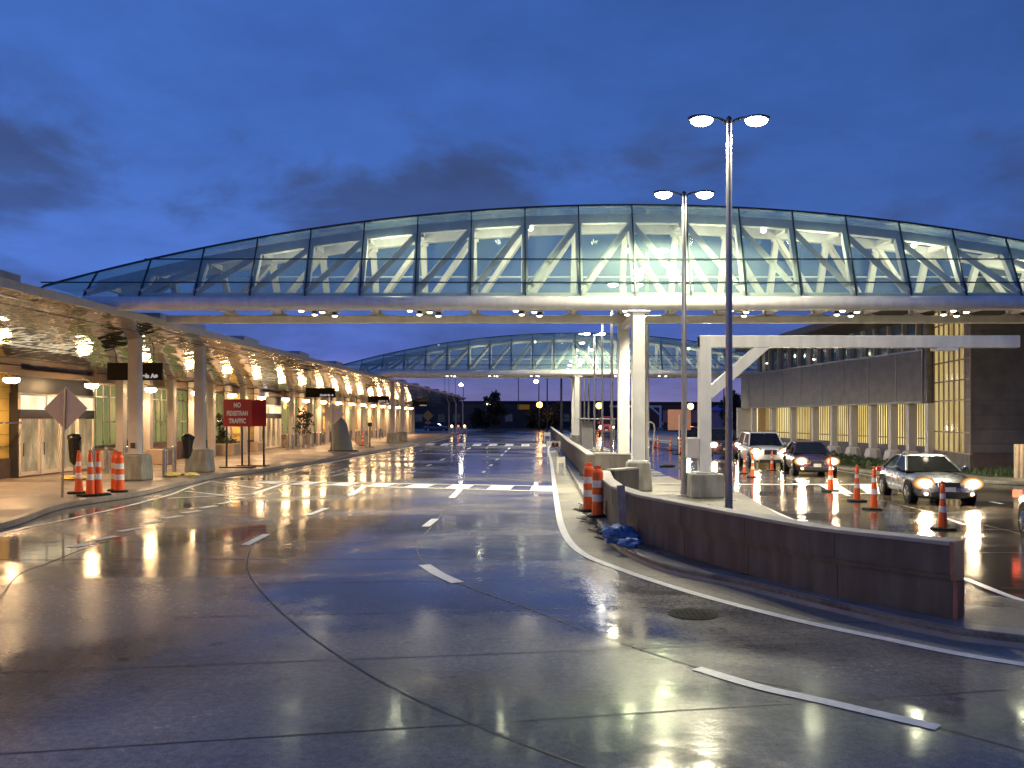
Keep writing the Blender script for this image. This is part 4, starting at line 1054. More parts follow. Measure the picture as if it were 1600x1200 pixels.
def bagged(px, top, bot, base, label):
    b = G(base[0],base[1],.15); d_ = b.y; k = d_/F
    o = empty('covered_signal', b, label, 'covered post')
    MB().tube((0,0,0),(0,0,(base[1]-top)*k*.6),.035,n=10).build('post','greysteel',o,True)
    zt_, zb = (base[1]-top)*k, (base[1]-bot)*k
    mb = MB().lathe((0,0,0),[(.04,zb),(.13,zb+.12),(.17,lerp(zb,zt_,.35)),(.21,lerp(zb,zt_,.72)),(.26,lerp(zb,zt_,.86)),(.19,zt_-.05),(.05,zt_)],11)
    rng = random.Random(px)
    for i in range(len(mb.v)): mb.v[i] += Vector((rng.uniform(-.035,.035),rng.uniform(-.035,.035),rng.uniform(-.02,.02)))
    mb.build('bag','bag',o,True)
    MB().box((0,0,.03),(.6,.6,.05)).build('base','dark',o)
bagged(116,677,726,(116,748),'post wrapped in a black plastic bag behind the diamond sign')
bagged(293,678,717,(293,742),'post wrapped in a black plastic bag beside the second canopy column')
for i,(px,py,lb) in enumerate(((109,750,'yellow sandbag at the foot of the bagged post, left one'),(122,750,'yellow sandbag at the foot of the bagged post, right one'),
                    (271,745,'yellow sandbag lying left of the second bagged post'),(299,745,'larger yellow sandbag lying against the second column block'))):
    mb = MB().crumple((0,0,.075),(.31,.2,.1),i,.35); b = mb.build('sandbag','sandbag',None,True); b.location = G(px,py,.15); b.rotation_euler = (0,0,.4*i)
    tag(b, lb, 'sandbag', 'yellow sandbags')

def make_tube_cone(h=1.12):
    o = empty('traffic_cone', (0,0,0), 'x', 'traffic cone')
    bs = [(0,.50,0),(.50,.62,1),(.62,.80,0),(.80,.92,1),(.92,1.0,0)]
    r = lambda t: lerp(.115,.05,t)
    MB().lathe((0,0,0),[(.33,0),(.33,.04),(.30,.055),(.16,.06)],6).build('base','rubber',o)
    for k,(a,b,w) in enumerate(((0,.36,0),(.36,.5,1),(.5,.68,0),(.68,.8,1),(.8,1,0))):
        a_, b_ = .05+a*(h-.05), .05+b*(h-.05)
        MB().lathe((0,0,0),[(r(a)+(.002 if w else 0),a_),(r(b)+(.002 if w else 0),b_)],18).build('band' if w else 'body','refl' if w else 'orange',o,True)
    MB().lathe((0,0,h),[(.055,0),(.03,.03),(.045,.06),(.045,.1)],14).build('handle','orange',o,True)
    return o
def make_drum(h=1.24, w=.42):
    o = empty('traffic_drum', (0,0,0), 'x', 'traffic drum')
    MB().lathe((0,0,0),[(.36,0),(.36,.05),(.25,.07)],10).build('base','rubber',o)
    for a,b,wt in ((.05,.32,0),(.32,.46,1),(.46,.60,0),(.60,.74,1),(.74,.90,0)):
        MB().lathe((0,0,0),[(w/2*(1-.12*a)+(.003 if wt else 0),a*h),(w/2*(1-.12*b)+(.003 if wt else 0),b*h)],20).build('band' if wt else 'body','refl' if wt else 'orange',o,True)
    MB().lathe((0,0,0),[(w/2*.88,.9*h),(w/2*.7,.95*h),(w/2*.4,.96*h),(.05,.97*h)],20).build('top','orange',o,True)
    MB().box((0,0,h),(.22,.05,.1)).build('handle','orange',o,bevel=.015)
    return o
tcone = make_tube_cone()
firstc = [True]
def cone(px, py, label, group, z=0, sc=1.0, rz=0):
    o = tcone if firstc[0] else dup(tcone); firstc[0] = False
    o.location = G(px,py,z); o['label'] = label; o['group'] = group; o.scale = (sc,sc,sc); o.rotation_euler = (0,0,rz)
GL = 'striped cones on the left sidewalk'; GR = 'striped cones in the right road'
cone(123,771,'leftmost of three striped tube cones beside the diamond sign post',GL,.15,1.05)
cone(141,775,'middle of three striped tube cones beside the diamond sign post',GL,.15,1.08,.5)
cone(153.5,774,'rightmost of three striped tube cones, just left of the drums',GL,.15,1.08,.2)
cone(566.5,697,'distant orange cone on the sidewalk right of the grey wrapped sign',GL,.15,.9)
cone(1298,768,'orange cone in front of the dark car right headlamp',GR,0,.90)
cone(1339,783,'orange cone left of the silver sedan, nearer the dark car',GR,0,.86,.4)
cone(1366,796,'orange cone just in front of the silver sedan rear door',GR,0,.92,.8)
cone(1473,827,'nearest orange cone, standing before the silver sedan grille',GR,0,.85,.3)
cone(1176,746,'orange cone in front of the white SUV grille',GR,0,.76)
cone(1206,735,'orange cone beside the white SUV right front wheel',GR,0,.72)
cone(1163,740,'dark orange cone left of the white SUV',GR,0,.66)
cone(1021.5,699,'left of a close pair of distant cones right of the bridge pier',GR,0,.85)
cone(1028,700,'right of a close pair of distant cones right of the bridge pier',GR,0,.85)
cone(1047,704,'distant cone alone left of the salmon sign post',GR,0,.85)
cone(1063,707,'distant cone at the foot of the salmon sign',GR,0,.85)
drum = make_drum()
DR = [((181,767),.15,'rear left of two striped orange drums beside the nearest column','drums on the left sidewalk',.95),
      ((186.5,769),.15,'front right of two striped orange drums beside the nearest column','drums on the left sidewalk',.95),
      ((920,799),.13,'rear striped orange drum against the gap in the concrete wall','drums at the wall gap',.92),
      ((934,808),.13,'front striped orange drum against the concrete wall end','drums at the wall gap',.92)]
for i,(p,z,lb,gr,sc) in enumerate(DR):
    o = drum if i == 0 else dup(drum)
    o.location = G(*p,z); o['label'] = lb; o['group'] = gr; o.scale = (sc*.72,sc*.72,sc)
drum.location = G(*DR[0][0],.15)

# grey sheeted sign
b = G(534,705,.15); k = b.y/F
o = empty('wrapped_sign', b, 'tall sign wrapped in grey sheeting leaning beside the diamond sign', 'covered sign')
mb = MB().lathe((0,0,0),[(.75,0),(.62,.6),(.5,1.3),(.42,1.9),(.3,2.3),(.12,2.45)],9)
rng = random.Random(4)
for i in range(len(mb.v)): mb.v[i] = Vector((mb.v[i].x*1.1, mb.v[i].y*.4, mb.v[i].z)) + Vector((rng.uniform(-.1,.1)-mb.v[i].z*.12,rng.uniform(-.06,.06),0))
mb.build('sheet','tarp',o,True); MB().box((0.1,0,.04),(1.9,.7,.06)).build('base','dark',o)
b = G(578,699,.15)
o = empty('sign_post', b, 'slim dark post with a small box beyond the wrapped sign', 'post')
MB().tube((0,0,0),(0,0,1.7),.05,n=10).build('post','dark',o,True); MB().box((0,0,1.75),(.3,.14,.3)).build('sign_box','dark',o,bevel=.01); MB().box((0,0,.03),(.7,.5,.05)).build('base','dark',o)

# ------------------------------------------------------------------ wall-side clutter
b = Vector((2.10,16.05,.13))
o = MB().bar((0,0,.01),(-.02,.22,.98),.155,.04,up=(0,1,0)).build('timber_board','wood'); o.location = b; o.rotation_euler=(0,0,.0)
tag(o,'upright weathered plank leaning on the concrete wall above blue sacks','plank')
for i,(px,py,r,lb) in enumerate(((968,846,(.30,.2,.17),'large crumpled blue plastic sack against the wall'),(983,856,(.17,.13,.10),'smaller blue plastic sack at the kerb edge'),(952,840,(.13,.12,.12),'small blue plastic sack left of the large one'))):
    mb = MB().crumple((0,0,r[2]*.72),r,i+3,.55); s = mb.build('plastic_sack','bluebag',None,True); s.location = G(px,py,.13); tag(s,lb,'sack','blue plastic sacks by the wall')
rng = random.Random(11); mb = MB()
for i in range(46):
    px = rng.uniform(906,948); t = (px-906)/42; py = lerp(792,842,t)+rng.uniform(-9,6); p = G(px,py,.02); a = rng.uniform(0,3.1); ll = rng.uniform(.06,.3)
    q = p+Vector((math.cos(a)*ll,math.sin(a)*ll,rng.uniform(0,.06))); mb.bar(p,q,rng.uniform(.02,.06),rng.uniform(.015,.03))
for i in range(18):
    px = rng.uniform(906,946); t = (px-906)/42; py = lerp(790,838,t)+rng.uniform(-5,5); mb.blob(G(px,py,.03),(rng.uniform(.05,.15),rng.uniform(.05,.12),rng.uniform(.03,.07)),i,.3)
tag(mb.build('construction_rubbish','debris'),'heap of wet sticks and rags along the kerb below the drums','rubbish',kind='stuff')
def small_barricade(px0, px1, py, h_, label, rz=0):
    a, b = G(px0,py,0), G(px1,py,0); w_ = (b-a).length
    o = empty('barricade', (a+b)/2, label, 'barricade', 'white board barricades by the wall', rz)
    MB().box((0,-.03,h_*.8),(w_,.03,h_*.34)).build('board','refl',o,bevel=.005)
    for s in (-1,1):
        MB().bar((s*w_*.42,-.12,0),(s*w_*.42,0,h_),.05,.03).build('leg','refl',o); MB().bar((s*w_*.42,.2,0),(s*w_*.42,.01,h_),.05,.03).build('leg','refl',o)
    return o
o = small_barricade(854,876,709,.85,'white barricade holding a dark round drum lamp near the far crosswalk')
MB().lathe((.1,-.1,.62),[(.2,-.14),(.24,0),(.2,.14)],14).build('warning_lamp','dark',o,True); MB().ell((.1,-.34,.62),(.1,.03,.1)).build('lens','redsign',o,True)
small_barricade(870,883,741,.75,'low white barricade by the wall, nearest of three',.2)
small_barricade(850,860,691,1.0,'pale barricade farthest along the wall')
mb = MB(); rng = random.Random(9)
for i in range(60):
    p = Vector((rng.gauss(0,.28),rng.gauss(0,.1),abs(rng.gauss(0,.02))+.01)); a = rng.uniform(0,6.28); v = Vector((math.cos(a),math.sin(a),rng.uniform(-.1,.2)))*.1; u = Vector((-v.y,v.x,0))*.35
    mb.quad(p-v,p+u,p+v,p-u)
o = mb.build('fallen_branch','leafdark'); o.location = G(1313,828,.0)+Vector((0,0,.01)); o.rotation_euler=(0,0,-.35); tag(o,'small clump of fallen green leaves on the wet right road','leaves')
mb = MB().blob((0,0,.02),(.4,.3,.08),5,.15); o = mb.build('rubber_mat','rubber',None,True); o.location = G(1043,729,0); tag(o,'dark rubber hump lying on the wet road right of the bridge pier','mat')

# ------------------------------------------------------------------ cars
def loft(stations, mname, name, parent, sub=2):
    mb = MB(); k = 0; rows = []
    for (y, w, zl, zs, zc) in stations:
        zm = lerp(zl, zs, .5)
        half = [(0,zl),(.82*w,zl),(.97*w,zl+.07),(w,zm),(.97*w,zs-.07),(.88*w,zs),(.45*w,zc),(0,zc+.005)]
        pts = half + [(-x,z) for x,z in half[-2:0:-1]]
        rows.append([(x,y,z) for x,z in pts])
    n = len(rows[0]); vs = [p for r in rows for p in r]
    fs = [(i*n+j, i*n+(j+1)%n, (i+1)*n+(j+1)%n, (i+1)*n+j) for i in range(len(rows)-1) for j in range(n)]
    fs += [tuple(range(n)), tuple((len(rows)-1)*n+j for j in range(n-1,-1,-1))]
    return mb.add(vs, fs).build(name, mname, parent, True, sub=sub)
def make_car(name, paint, kind, label, cat='car', head='headlamp', spots=True, power=22):
    root = empty(name, (0,0,0), label, cat)
    if kind == 'sedan':
        ST = [(-2.32,.60,.30,.56,.58),(-2.25,.78,.22,.64,.66),(-2.0,.86,.18,.74,.78),(-1.4,.90,.18,.85,.90),(-.85,.91,.18,.91,.96),(0,.91,.18,.93,.97),(1.0,.91,.18,.95,.98),(1.75,.89,.2,.97,1.0),(2.2,.82,.24,.94,.97),(2.34,.68,.34,.84,.86)]
        gb, gt = (-.95,1.72,.96,.80), (-.15,.85,1.42,.58); wr, wy = .325, (-1.42,1.38); hz, hx = .67, .66
    else:
        ST = [(-2.32,.70,.36,.80,.82),(-2.25,.84,.28,.92,.95),(-2.0,.90,.26,1.0,1.05),(-1.4,.92,.26,1.05,1.10),(-1.05,.93,.26,1.07,1.12),(0,.93,.26,1.09,1.12),(1.2,.93,.26,1.1,1.12),(2.1,.91,.28,1.1,1.13),(2.3,.86,.34,1.06,1.09),(2.38,.78,.42,.95,.97)]
        gb, gt = (-1.15,2.28,1.10,.85), (-.45,1.95,1.72,.68); wr, wy = .37, (-1.45,1.42); hz, hx = .84, .70
    body = loft(ST, paint, 'body', root)
    (y0,y1,zb,wb), (t0,t1,zt,wt) = gb, gt
    Pn = lambda s: [Vector((s*wb,y0,zb)),Vector((s*wb,y1,zb)),Vector((s*wt,t1,zt)),Vector((s*wt,t0,zt))]
    Lp, Rp = Pn(-1), Pn(1)
    def pane(a,b,c,d,nm):
        n_ = (b-a).cross(d-a).normalized()*.012; ce = (a+b+c+d)/4
        if n_.dot(ce-Vector((0,.4,1.1))) < 0: n_ = -n_
        MB().add([a-n_,b-n_,c-n_,d-n_,a,b,c,d],[(0,1,2,3),(7,6,5,4),(0,4,5,1),(1,5,6,2),(2,6,7,3),(3,7,4,0)]).build(nm,'carglass',root)
    pane(Lp[0],Rp[0],Rp[3],Lp[3],'windscreen'); pane(Lp[1],Rp[1],Rp[2],Lp[2],'rear_window')
    pane(*Lp,'side_window'); pane(*Rp,'side_window')
    mb = MB()
    mb.add([Lp[3]+Vector((-.01,-.05,-.01)),Rp[3]+Vector((.01,-.05,-.01)),Rp[2]+Vector((.01,.06,-.01)),Lp[2]+Vector((-.01,.06,-.01)),
            Vector((-wt*.85,t0+.06,zt+.05)),Vector((wt*.85,t0+.06,zt+.05)),Vector((wt*.85,t1-.05,zt+.05)),Vector((-wt*.85,t1-.05,zt+.05))],
           [(3,2,1,0),(4,5,6,7),(0,1,5,4),(1,2,6,5),(2,3,7,6),(3,0,4,7)])
    for Q, s in ((Lp,-1),(Rp,1)):
        for a,b,w_ in ((Q[0],Q[3],.07),(Q[1],Q[2],.12),(Q[0].lerp(Q[1],.5),Q[3].lerp(Q[2],.5),.07)): mb.bar(a,b,w_,.05)
        mb.bar(Q[3],Q[2],.07,.05)
    mb.build('roof',paint,root,bevel=.015)
    if kind != 'sedan':
        for s in (-1,1): MB().bar((s*wt*.9,t0+.2,zt+.09),(s*wt*.9,t1-.1,zt+.09),.04,.04).build('roof_rack','dark',root)
    for y in wy:
        for s in (-1,1):
            MB().tube((s*.70,y,wr+.02),(s*.925,y,wr+.02),wr+.07,n=24).build('wheel_arch','rubber',root,True)
            wo_ = MB().tube((s*.72,y,wr),(s*.935,y,wr),wr,n=24).build('wheel','rubber',root,True)
            mb = MB().tube((s*.80,y,wr),(s*.94,y,wr),wr*.66,n=20)
            for q in range(5):
                a = q*1.2566; mb.bar((s*.945,y,wr),(s*.945,y+math.cos(a)*wr*.62,wr+math.sin(a)*wr*.62),.05,.02)
            mb.build('rim','chrome',wo_,True)
    fy = -2.30
    MB().box((0,fy-.0,hz-.04),(.62,.08,.17 if kind=='sedan' else .24)).build('grille','dark',root,bevel=.02)
    MB().box((0,fy+.02,.36),(1.05,.1,.16)).build('air_intake','dark',root,bevel=.02)
    MB().box((0,fy-.035,.5 if kind=='sedan' else .6),(.32,.03,.14)).build('number_plate','plate',root)
    for s in (-1,1):
        h_ = MB().ell((s*hx,-2.17,hz),(.33,.15,.21)).build('headlight','headglare' if head != 'carglass' else 'carglass',root,True)  # oversized ellipsoid carries the painted glare round a lit lens
        MB().ell((s*hx,-2.25,hz),(.17,.12,.12)).build('headlight_lens',head,h_,True)
        f_ = MB().ell((s*.62,-2.27,.36),(.07,.03,.05)).build('fog_light','foglamp' if kind=='sedan' else 'carglass',root,True)
        MB().box((s*.74,2.28,zb-.12),(.26,.1,.16)).build('tail_light','redsign',root,bevel=.02)
        mb = MB().ell((s*1.0,y0+.35,zb+.08),(.11,.06,.075)); mb.bar((s*.86,y0+.38,zb+.03),(s*.95,y0+.36,zb+.06),.04,.04); mb.build('wing_mirror',paint,root,True)
        for y in (y0+.9,):
            MB().box((s*.915,y+.35,zb-.14),(.02,.16,.025)).build('door_handle','chrome',root)
        if spots: light('SPOT', power, (1,.85,.62), (s*hx,-2.42,hz), root, .06, rot=(R(84),0,0+R(180)), spot=R(95), blend=.8)
    return root
# spot lights point along -Z; R(84) about X then 180 about Z aims them forward (-Y) and slightly down
sil = make_car('sedan','silver','sedan','silver sedan with headlights on, nearest in the queue by the cones','car')
sil.location = (12.25,25.3,0); sil.rotation_euler = (0,0,R(-9)); sil.scale = (.93,.93,.90)
dk = make_car('sedan','darkcar','sedan','dark car with glaring headlights just ahead of the shrub strip','car')
dk.location = (12.75,36.6,0); dk.rotation_euler = (0,0,R(-10)); dk.scale = (.92,.92,.95)
sv = make_car('suv','whitecar','suv','white SUV with roof rails and headlights on behind the dark car','SUV')
sv.location = (12.5,42.6,0); sv.rotation_euler = (0,0,R(-6)); sv.scale = (.96,.96,.96)
dk2 = make_car('suv','darkcar','suv','dark SUV with headlights on behind the two street lamp poles','SUV')
dk2.location = (12.55,51.5,0); dk2.rotation_euler = (0,0,R(-4))
dk3 = make_car('suv','greycar','suv','farther pale-roofed SUV half hidden behind the gantry post','SUV')
dk3.location = (12.9,60.5,0); dk3.rotation_euler = (0,0,R(-4))
van = make_car('van','redcar','suv','distant red van with white headlights behind the median lamp poles','van',head='coolhead')
van.location = (12.2,110,0); van.rotation_euler = (0,0,R(-6)); van.scale = (1.05,1.05,1.45)
pc = make_car('sedan','beigecar','sedan','pale car cut off by the right edge of the frame','car',spots=False)
pc.location = (10.9,15.75,0); pc.rotation_euler = (0,0,R(-14)); pc.scale=(.95,.95,.95)
for ch in pc.children:
    if ch.name.startswith('tail_light'): ch.data = ch.data.copy(); ch.data.materials.clear(); ch.data.materials.append(M['taillamp'])

# ------------------------------------------------------------------ right terminal
RT = empty('arrivals_hall', (20,45,0), 'curved grey terminal with lit ground floor windows, louvred band and dark block wall', 'building')
rb = RT.location
def RB(): return MB(rb)
cv = [(20.6,42.0),(20.3,45.0),(19.9,48.5),(19.6,52.0),(19.35,56.0),(19.1,60.0),(18.6,64.0),(18.25,66.5)]
cvp = catmull([(x,y,0) for x,y in cv], 5)
def cstrip(out0, out1, z0, z1, m, nm, P=cvp, bev=0):
    mb = RB(); vs = []
    for p in P: vs += [(p.x+out0,p.y,z0),(p.x+out0,p.y,z1),(p.x+out1,p.y,z1),(p.x+out1,p.y,z0)]
    n_ = len(P); fs = []
    for i in range(n_-1): fs += [(4*i+k,4*i+(k+1)%4,4*i+4+(k+1)%4,4*i+4+k) for k in range(4)]
    fs += [(3,2,1,0),(4*n_-4,4*n_-3,4*n_-2,4*n_-1)]
    return mb.add(vs, fs).build(nm, m, RT, bevel=bev)
cstrip(-.35,.1,3.2,5.72,'louvre','louvred_band')
cstrip(-.37,.1,5.72,5.80,'greysteel','band_cap'); cstrip(-.37,.1,3.12,3.2,'greysteel','band_sill')
for i in range(0, len(cvp), 4):
    p = cvp[i]; RB().b2((p.x-.375,p.y-.03,3.2),(p.x-.34,p.y+.03,5.72)).build('band_joint','greysteel',RT)
# ground floor: glazing set back, plinth, columns
gw = cstrip(.75,.85,.95,3.3,'yellowwin','ground_window')
mb = RB()
for a, b in zip(cvp, cvp[1:]):
    for t in (0,.33,.66):
        p = a.lerp(b, t); mb.b2((p.x+.69,p.y-.025,.95),(p.x+.75,p.y+.025,3.25))
    for z in (1.35,): mb.bar((a.x+.72,a.y,z),(b.x+.72,b.y,z),.05,.06)
mb.build('frame','brownbeam',gw)
cstrip(.65,.95,0,.95,'wallblue','plinth')
cstrip(1.0,6,0,7.4,'soffitdark','core_wall')
RB().b2((20.28,41.6,3.15),(21.2,42.0,7.4)).build('band_end','brick',RT)
RB().b2((17.6,66.5,0),(21,66.7,3.2)).build('end_wall','pilaster',RT)
o = RB(); q = A(1188,666,65.5); o.b2((q.x-.28,65.9,.6),(q.x+.28,66.0,3.15)); o.build('yellow_door','yellowwin',RT)
for px, d_ in zip((1453,1423,1395,1364,1333,1303,1273,1240,1209,1178),(41.6,43.6,45.1,47.2,49.4,51.6,54.7,58.4,61.4,64.6)):
    x_ = (px-800)/1330*d_
    o = RB().b2((x_-.18,d_-.18,.72),(x_+.18,d_+.18,3.12)).build('column','pilaster',RT,bevel=.02)
    RB().lathe((x_,d_,0),[(.52,0),(.5,.3),(.40,.66),(.30,.72)],8).build('column_base','pilaster',o,True)
# upper glazing and roof
uw = cstrip(.9,1.0,5.8,7.5,'darkwin','upper_window')
for i in range(0,len(cvp),2):
    p = cvp[i]; RB().b2((p.x+.7,p.y-.1,5.81),(p.x+.9,p.y+.1,7.48)).build('window_post','pilaster',RT)
for i in range(1,len(cvp)-1,5):
    p = cvp[i]; RB().ell((p.x+.82,p.y,6.3+.25*(i%3)),(.05,.08,.05)).build('interior_lamp','downlens',RT,True)
RB().prism([(17.4,66),(17.5,60),(17.6,28),(48,28),(48,66)],7.5,7.75).build('roof','soffitdark',RT)
RB().prism([(17.33,66.1),(17.43,60),(17.53,27.9),(17.6,27.9),(17.5,60),(17.4,66.1)],7.46,7.85).build('roof_fascia','soffitdark',RT)
# stair tower glass and block wall
ca, cb2 = A(1461,700,41.5), A(1518,711,36.7)
cw = RB().add([(ca.x,ca.y,.86),(cb2.x,cb2.y,.80),(cb2.x,cb2.y,7.5),(ca.x,ca.y,7.5)],[(0,1,2,3)]).build('curtain_wall','curtwin',RT)
mb = RB()
for k in range(8):
    t = k/7; p = Vector((lerp(ca.x,cb2.x,t)-.04,lerp(ca.y,cb2.y,t),0)); mb.b2((p.x-.03,p.y-.03,.82),(p.x+.03,p.y+.03,7.5))
for z in (.84,1.75,3.2,4.1,5.0,5.9,6.8): mb.bar((ca.x-.04,ca.y,z),(cb2.x-.04,cb2.y,z),.06,.06)
mb.build('frame','brownbeam',cw)
mb = RB(); mb.add([(ca.x-.06,ca.y,0),(cb2.x-.06,cb2.y-.0,0),(cb2.x-.06,cb2.y,.79),(ca.x-.06,ca.y,.84),(ca.x+.3,ca.y,0),(cb2.x+.3,cb2.y,0),(cb2.x+.3,cb2.y,.79),(ca.x+.3,ca.y,.84)],
   [(0,1,2,3),(7,6,5,4),(0,4,5,1),(1,5,6,2),(2,6,7,3),(3,7,4,0)]); mb.build('tower_plinth','wall',RT)
RB().b2((cb2.x,36.72,.92),(48,37.2,7.5)).build('block_wall','brick',RT)
RB().b2((cb2.x+.02,36.66,0),(48,37.2,.92)).build('block_wall_base','brownbase',RT)
# kerb, planting strip, pavement on the right
struct(MB().prism([(15.2,160),(15.2,39.4),(15.35,34.7),(16.2,32.2),(17.6,30.6),(19.5,29.4),(45,26.8),(45,36.6),(26,36.6),(26,160)],.004,.14).build('right_pavement','gutter',bevel=.02))
mb = MB(); mb.prism([(18.4,36.6),(18.2,32.6),(19.5,31.9),(44,30.8),(44,36.6)],.1,.165); struct(mb.build('lawn','grass'))
rng = random.Random(21); mb = MB()
def inst(p, s, n_):
    for i in range(n_):
        c_ = p+Vector((rng.gauss(0,s),rng.gauss(0,s),abs(rng.gauss(0,s*.6)))); v = Vector((rng.uniform(-1,1),rng.uniform(-1,1),rng.uniform(.2,1))).normalized()*.13; u = v.cross(Vector((rng.uniform(-1,1),.3,.2))).normalized()*.05
        mb.add([c_-u,c_+u*.2-v*.2,c_+u,c_+v],[(0,1,2,3)])
for i in range(420):
    d_ = rng.uniform(37.5,60); xc = interp([y for _,y in cv],[x for x,_ in cv],d_)
    inst(Vector((rng.uniform(15.7,18.6),d_,.14)), .17, 26)
tag(mb.build('ground_cover','leaf'),'low green ground cover planted in front of the column bases','ground cover',kind='stuff')
rng = random.Random(22); mb = MB()
for i in range(2600):
    p = Vector((rng.uniform(18.4,30),rng.uniform(32.4,36.5),.165)); a = rng.uniform(0,6.28); mb.add([p+Vector((math.cos(a)*.03,math.sin(a)*.03,0)),p-Vector((math.cos(a)*.03,math.sin(a)*.03,0)),p+Vector((rng.gauss(0,.06),rng.gauss(0,.06),rng.uniform(.1,.26)))],[(0,1,2)])
tag(mb.build('grass','leaf'),'rough grass at the foot of the dark block wall','grass',kind='stuff')
o = empty('marker_post', (19.05,32.0,.14), 'beige twin-tube post at the right edge before the dark wall', 'post')
for dx in (-.09,.09,.27): MB().tube((dx,0,0),(dx,0,1.27),.085,n=14).build('tube','tan',o,True)
light('POINT', 90, (1,.7,.35), (.1,-1.2,1.6), o, .1)
# salmon sign board
b = G(1061,710); k = b.y/F
o = empty('work_sign', b, 'square salmon back of a sign on a thin post beyond the gantry', 'sign')
MB().box((0.02,0,(710-656)*k),(36*k,.03,32*k)).build('panel','salmon',o,bevel=.03); MB().box((0,-.04,(710-648)*k/2),(.07,.05,(710-648)*k)).build('post','refl',o); MB().box((0,0,.03),(.8,.5,.05)).build('base','rubber',o)
# shelter on the median beyond the bridge
o = empty('shelter', (6.0,60,.13), 'grey glazed shelter with a flat rim on the median among lamp poles', 'shelter')
MB().box((0,0,2.2),(2.6,1.3,.09)).build('roof','greysteel',o,bevel=.02); MB().box((-.75,.3,1.05),(.95,.05,2.0)).build('back_panel','pilaster',o)
for sx in (-1.15,1.15):
    for sy in (-.5,.5): MB().tube((sx,sy,0),(sx,sy,2.16),.05,n=10).build('post','greysteel',o,True)
o = empty('hoop_rail', (9.4,57,0), 'pale bent pipe rail right of the bridge pier', 'rail')
MB().path([Vector((-.5,0,2.1)),Vector((-.1,0,2.12)),Vector((.1,0,2.0)),Vector((.16,0,1.7)),Vector((.0,0,0))],.05,10).build('pipe','pilaster',o,True)

# ------------------------------------------------------------------ far background
def far_block(name, px0, px1, top, d_, m, label, depth=14, bottom=0, rm='farroof', wins=0, par=.5):
    a, b = A(px0,top,d_), A(px1,top,d_)
    o = empty(name, ((a.x+b.x)/2,d_,0), label, 'building')
    w_ = b.x-a.x; h_ = a.z
    MB().b2((-w_/2,0,-.05),(w_/2,depth,h_-par)).build('wall',m,o)
    MB().b2((-w_/2-.3,-.3,h_-par),(w_/2+.3,depth+.3,h_)).build('roof',rm,o)
    for i in range(wins):
        x_ = -w_/2+w_*(i+.5)/wins + .6*math.sin(i*3.7)
        f = MB().b2((x_-.8,-.06,h_*.28),(x_+.8,.02,h_*.52)).build('window','darkwin',o)
        MB().b2((x_-.95,-.1,h_*.24),(x_+.95,.0,h_*.275)).build('sill','farpale',f)
    return o, w_, h_
o, w_, h_ = far_block('warehouse',560,1010,626.5,192,'farwall','long dark flat-roofed building across the end of the road',30,wins=16)
q = A(818,636,191.8); MB().b2((q.x-1.35-o.location.x,-.25,q.z-.55),(q.x+1.35-o.location.x,-.1,q.z+.55)).build('sign_panel','signdim',o)
o, w_, h_ = far_block('warehouse',1012,1145,628,176,'farwall','dark low building with pale garage panels behind the gantry post',20)
for x0,x1 in ((1036,1046),(1079,1097),(1102,1116)):
    a, b = A(x0,641,175.9), A(x1,660,175.9); MB().b2((a.x-o.location.x,-.1,b.z),(b.x-o.location.x,-.02,a.z)).build('garage_door','farpale',o)
o, w_, h_ = far_block('shed',1128,1190,641,140,'farpale','pale shed with blue hipped roof left of the arrivals hall',12,rm='blueroof',wins=3,par=.2)
mb = MB(); mb.add([(-w_/2-.4,-.4,h_),(w_/2+.4,-.4,h_),(w_/2+.4,12,h_),(-w_/2-.4,12,h_),(-w_*.1,6,h_+1.6),(w_*.1,6,h_+1.6)],[(0,1,5,4),(1,2,5),(2,3,4,5),(3,0,4)]); mb.build('roof','blueroof',o)
struct(MB().prism([(-60,168.5),(90,168.5),(90,190),(-60,190)],-.05,.12).build('verge','grass'))
for i,(px,d_,h_,cr,lb,sd) in enumerate(((769,178,7.7,2.5,'tall dark round-headed tree silhouetted at the road end',31),(857,176,5.0,3.0,'low dark spreading tree right of the brightest amber lamp',32),(752,180,4.2,1.9,'low dark bush-like tree left of the tall round one',33),
                     (1150,120,5.6,2.2,'dark tree showing between gantry brace and arrivals hall',34),(838,178,4.4,2.2,'low dark tree behind the brightest amber lamp',35))):
    tree('roadside_tree', (A(px,650,d_).x,d_,0), h_, cr, lb, 'leafdark', h_*.22, 3200, .34, sd, 'dark trees at the road end', 1.0)
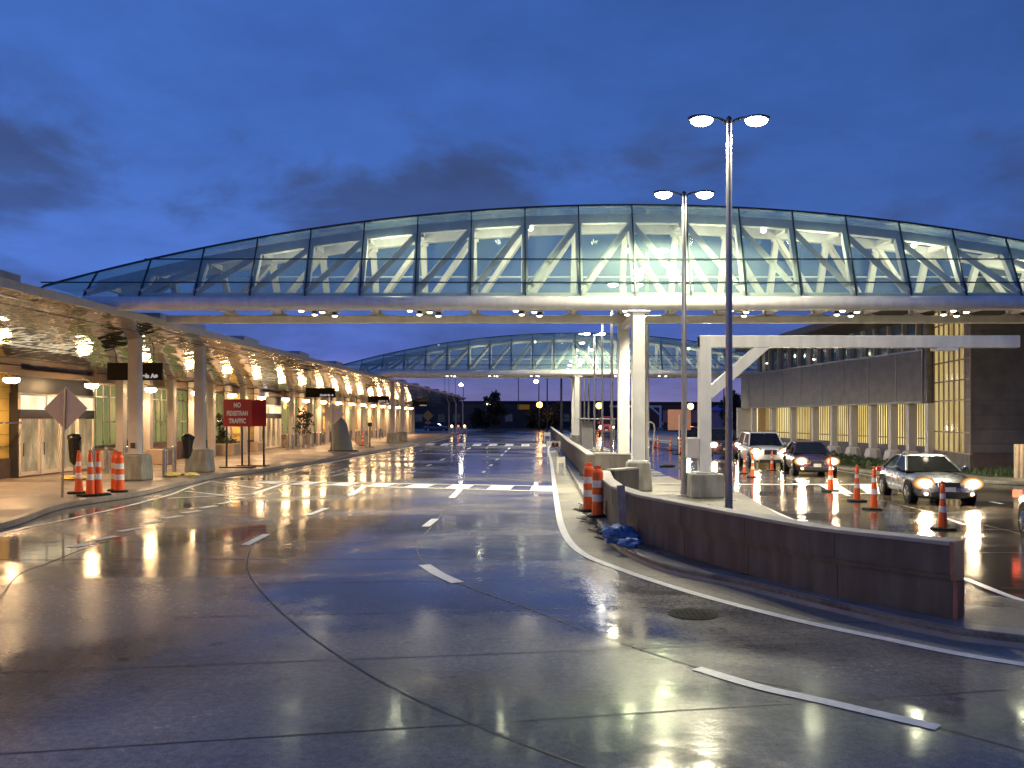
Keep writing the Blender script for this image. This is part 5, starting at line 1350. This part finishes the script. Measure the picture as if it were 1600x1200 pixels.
def far_pole(px, top, d_, lamp, label, r=.09, col='dark', base=0):
    t = A(px, top, d_); o = empty('far_lamp_post' if lamp else 'utility_pole', (t.x,d_,base), label, 'lamp post' if lamp else 'pole')
    MB().tube((0,0,0),(0,0,t.z-base),r,r*.7,n=8).build('pole',col,o,True)
    if lamp:
        MB().bar((0,0,t.z-base),(-.5,0,t.z-base+.1),.1,.08).build('arm',col,o)
        MB().ell((-.5 if lamp!='amber' else 0,0,t.z-base),(.6,.6,.6) if lamp=='amber' else (.42,.42,.3)).build('lens',{'amber':'amber','white':'streetlens','dimw':'downlens'}[lamp],o,True)
        if lamp == 'amber': light('POINT', 300, (1,.45,.1), (0,-1,t.z-base), o, .3)
    return o
far_pole(767,632.5,177,'dimw','small yellowish lamp in front of the tall dark tree')
far_pole(843,632.5,172,'amber','brightest amber lamp at the end of the left road')
far_pole(936,634,165,'amber','amber lamp between the median lamp poles and the bridge pier')
far_pole(1079,635,165,'amber','amber lamp left of the gantry post')
far_pole(724,601,185,'white','white far lamp post just right of the canopy end')
far_pole(842,596,150,'dimw','tall far lamp post under the second bridge left of the pier',.11)
far_pole(810,588,186,None,'thin dark utility pole above the long dark building',.11)
far_pole(855,590,140,None,'dark pole right of the tall far lamp post',.13)
far_pole(877,588,120,None,'thickest dark pole left of the second bridge pier',.2)
for i,px in enumerate((695,701.5,711.5)): far_pole(px,585,190,None,f'hair-thin pole above the canopy end, {ORD[i]} from left',.06)
far_pole(1131,606,110,None,'dark utility pole seen below the gantry brace',.09)
# lit barricades at the canopy end columns
for i,px in enumerate((706,716,726)):
    b = Vector((A(px,666,134).x,134,.0)); o = empty('lit_barricade', b, f'small barricade with a warning lamp by the far columns, {ORD[i]} from left', 'barricade', 'lit barricades at the canopy end')
    MB().box((0,0,.8),(.8,.05,.25)).build('board','refl',o)
    for s in (-.3,.3): MB().box((s,0,.45),(.06,.3,.9)).build('leg','refl',o)
    MB().ell((0,-.08,1.12),(.16,.1,.16)).build('lens','taillamp' if i==1 else 'foglamp',o,True)
# car parked far left
fc = make_car('sedan','greycar','sedan','dark parked car behind the small orange diamond sign','car',head='carglass',spots=False)
fc.location = (A(683,660,150).x,150,0); fc.rotation_euler = (0,0,R(80))
for ch in fc.children:
    if ch.name.startswith('fog_light'): ch.data = ch.data.copy(); ch.data.materials[0] = M['carglass']
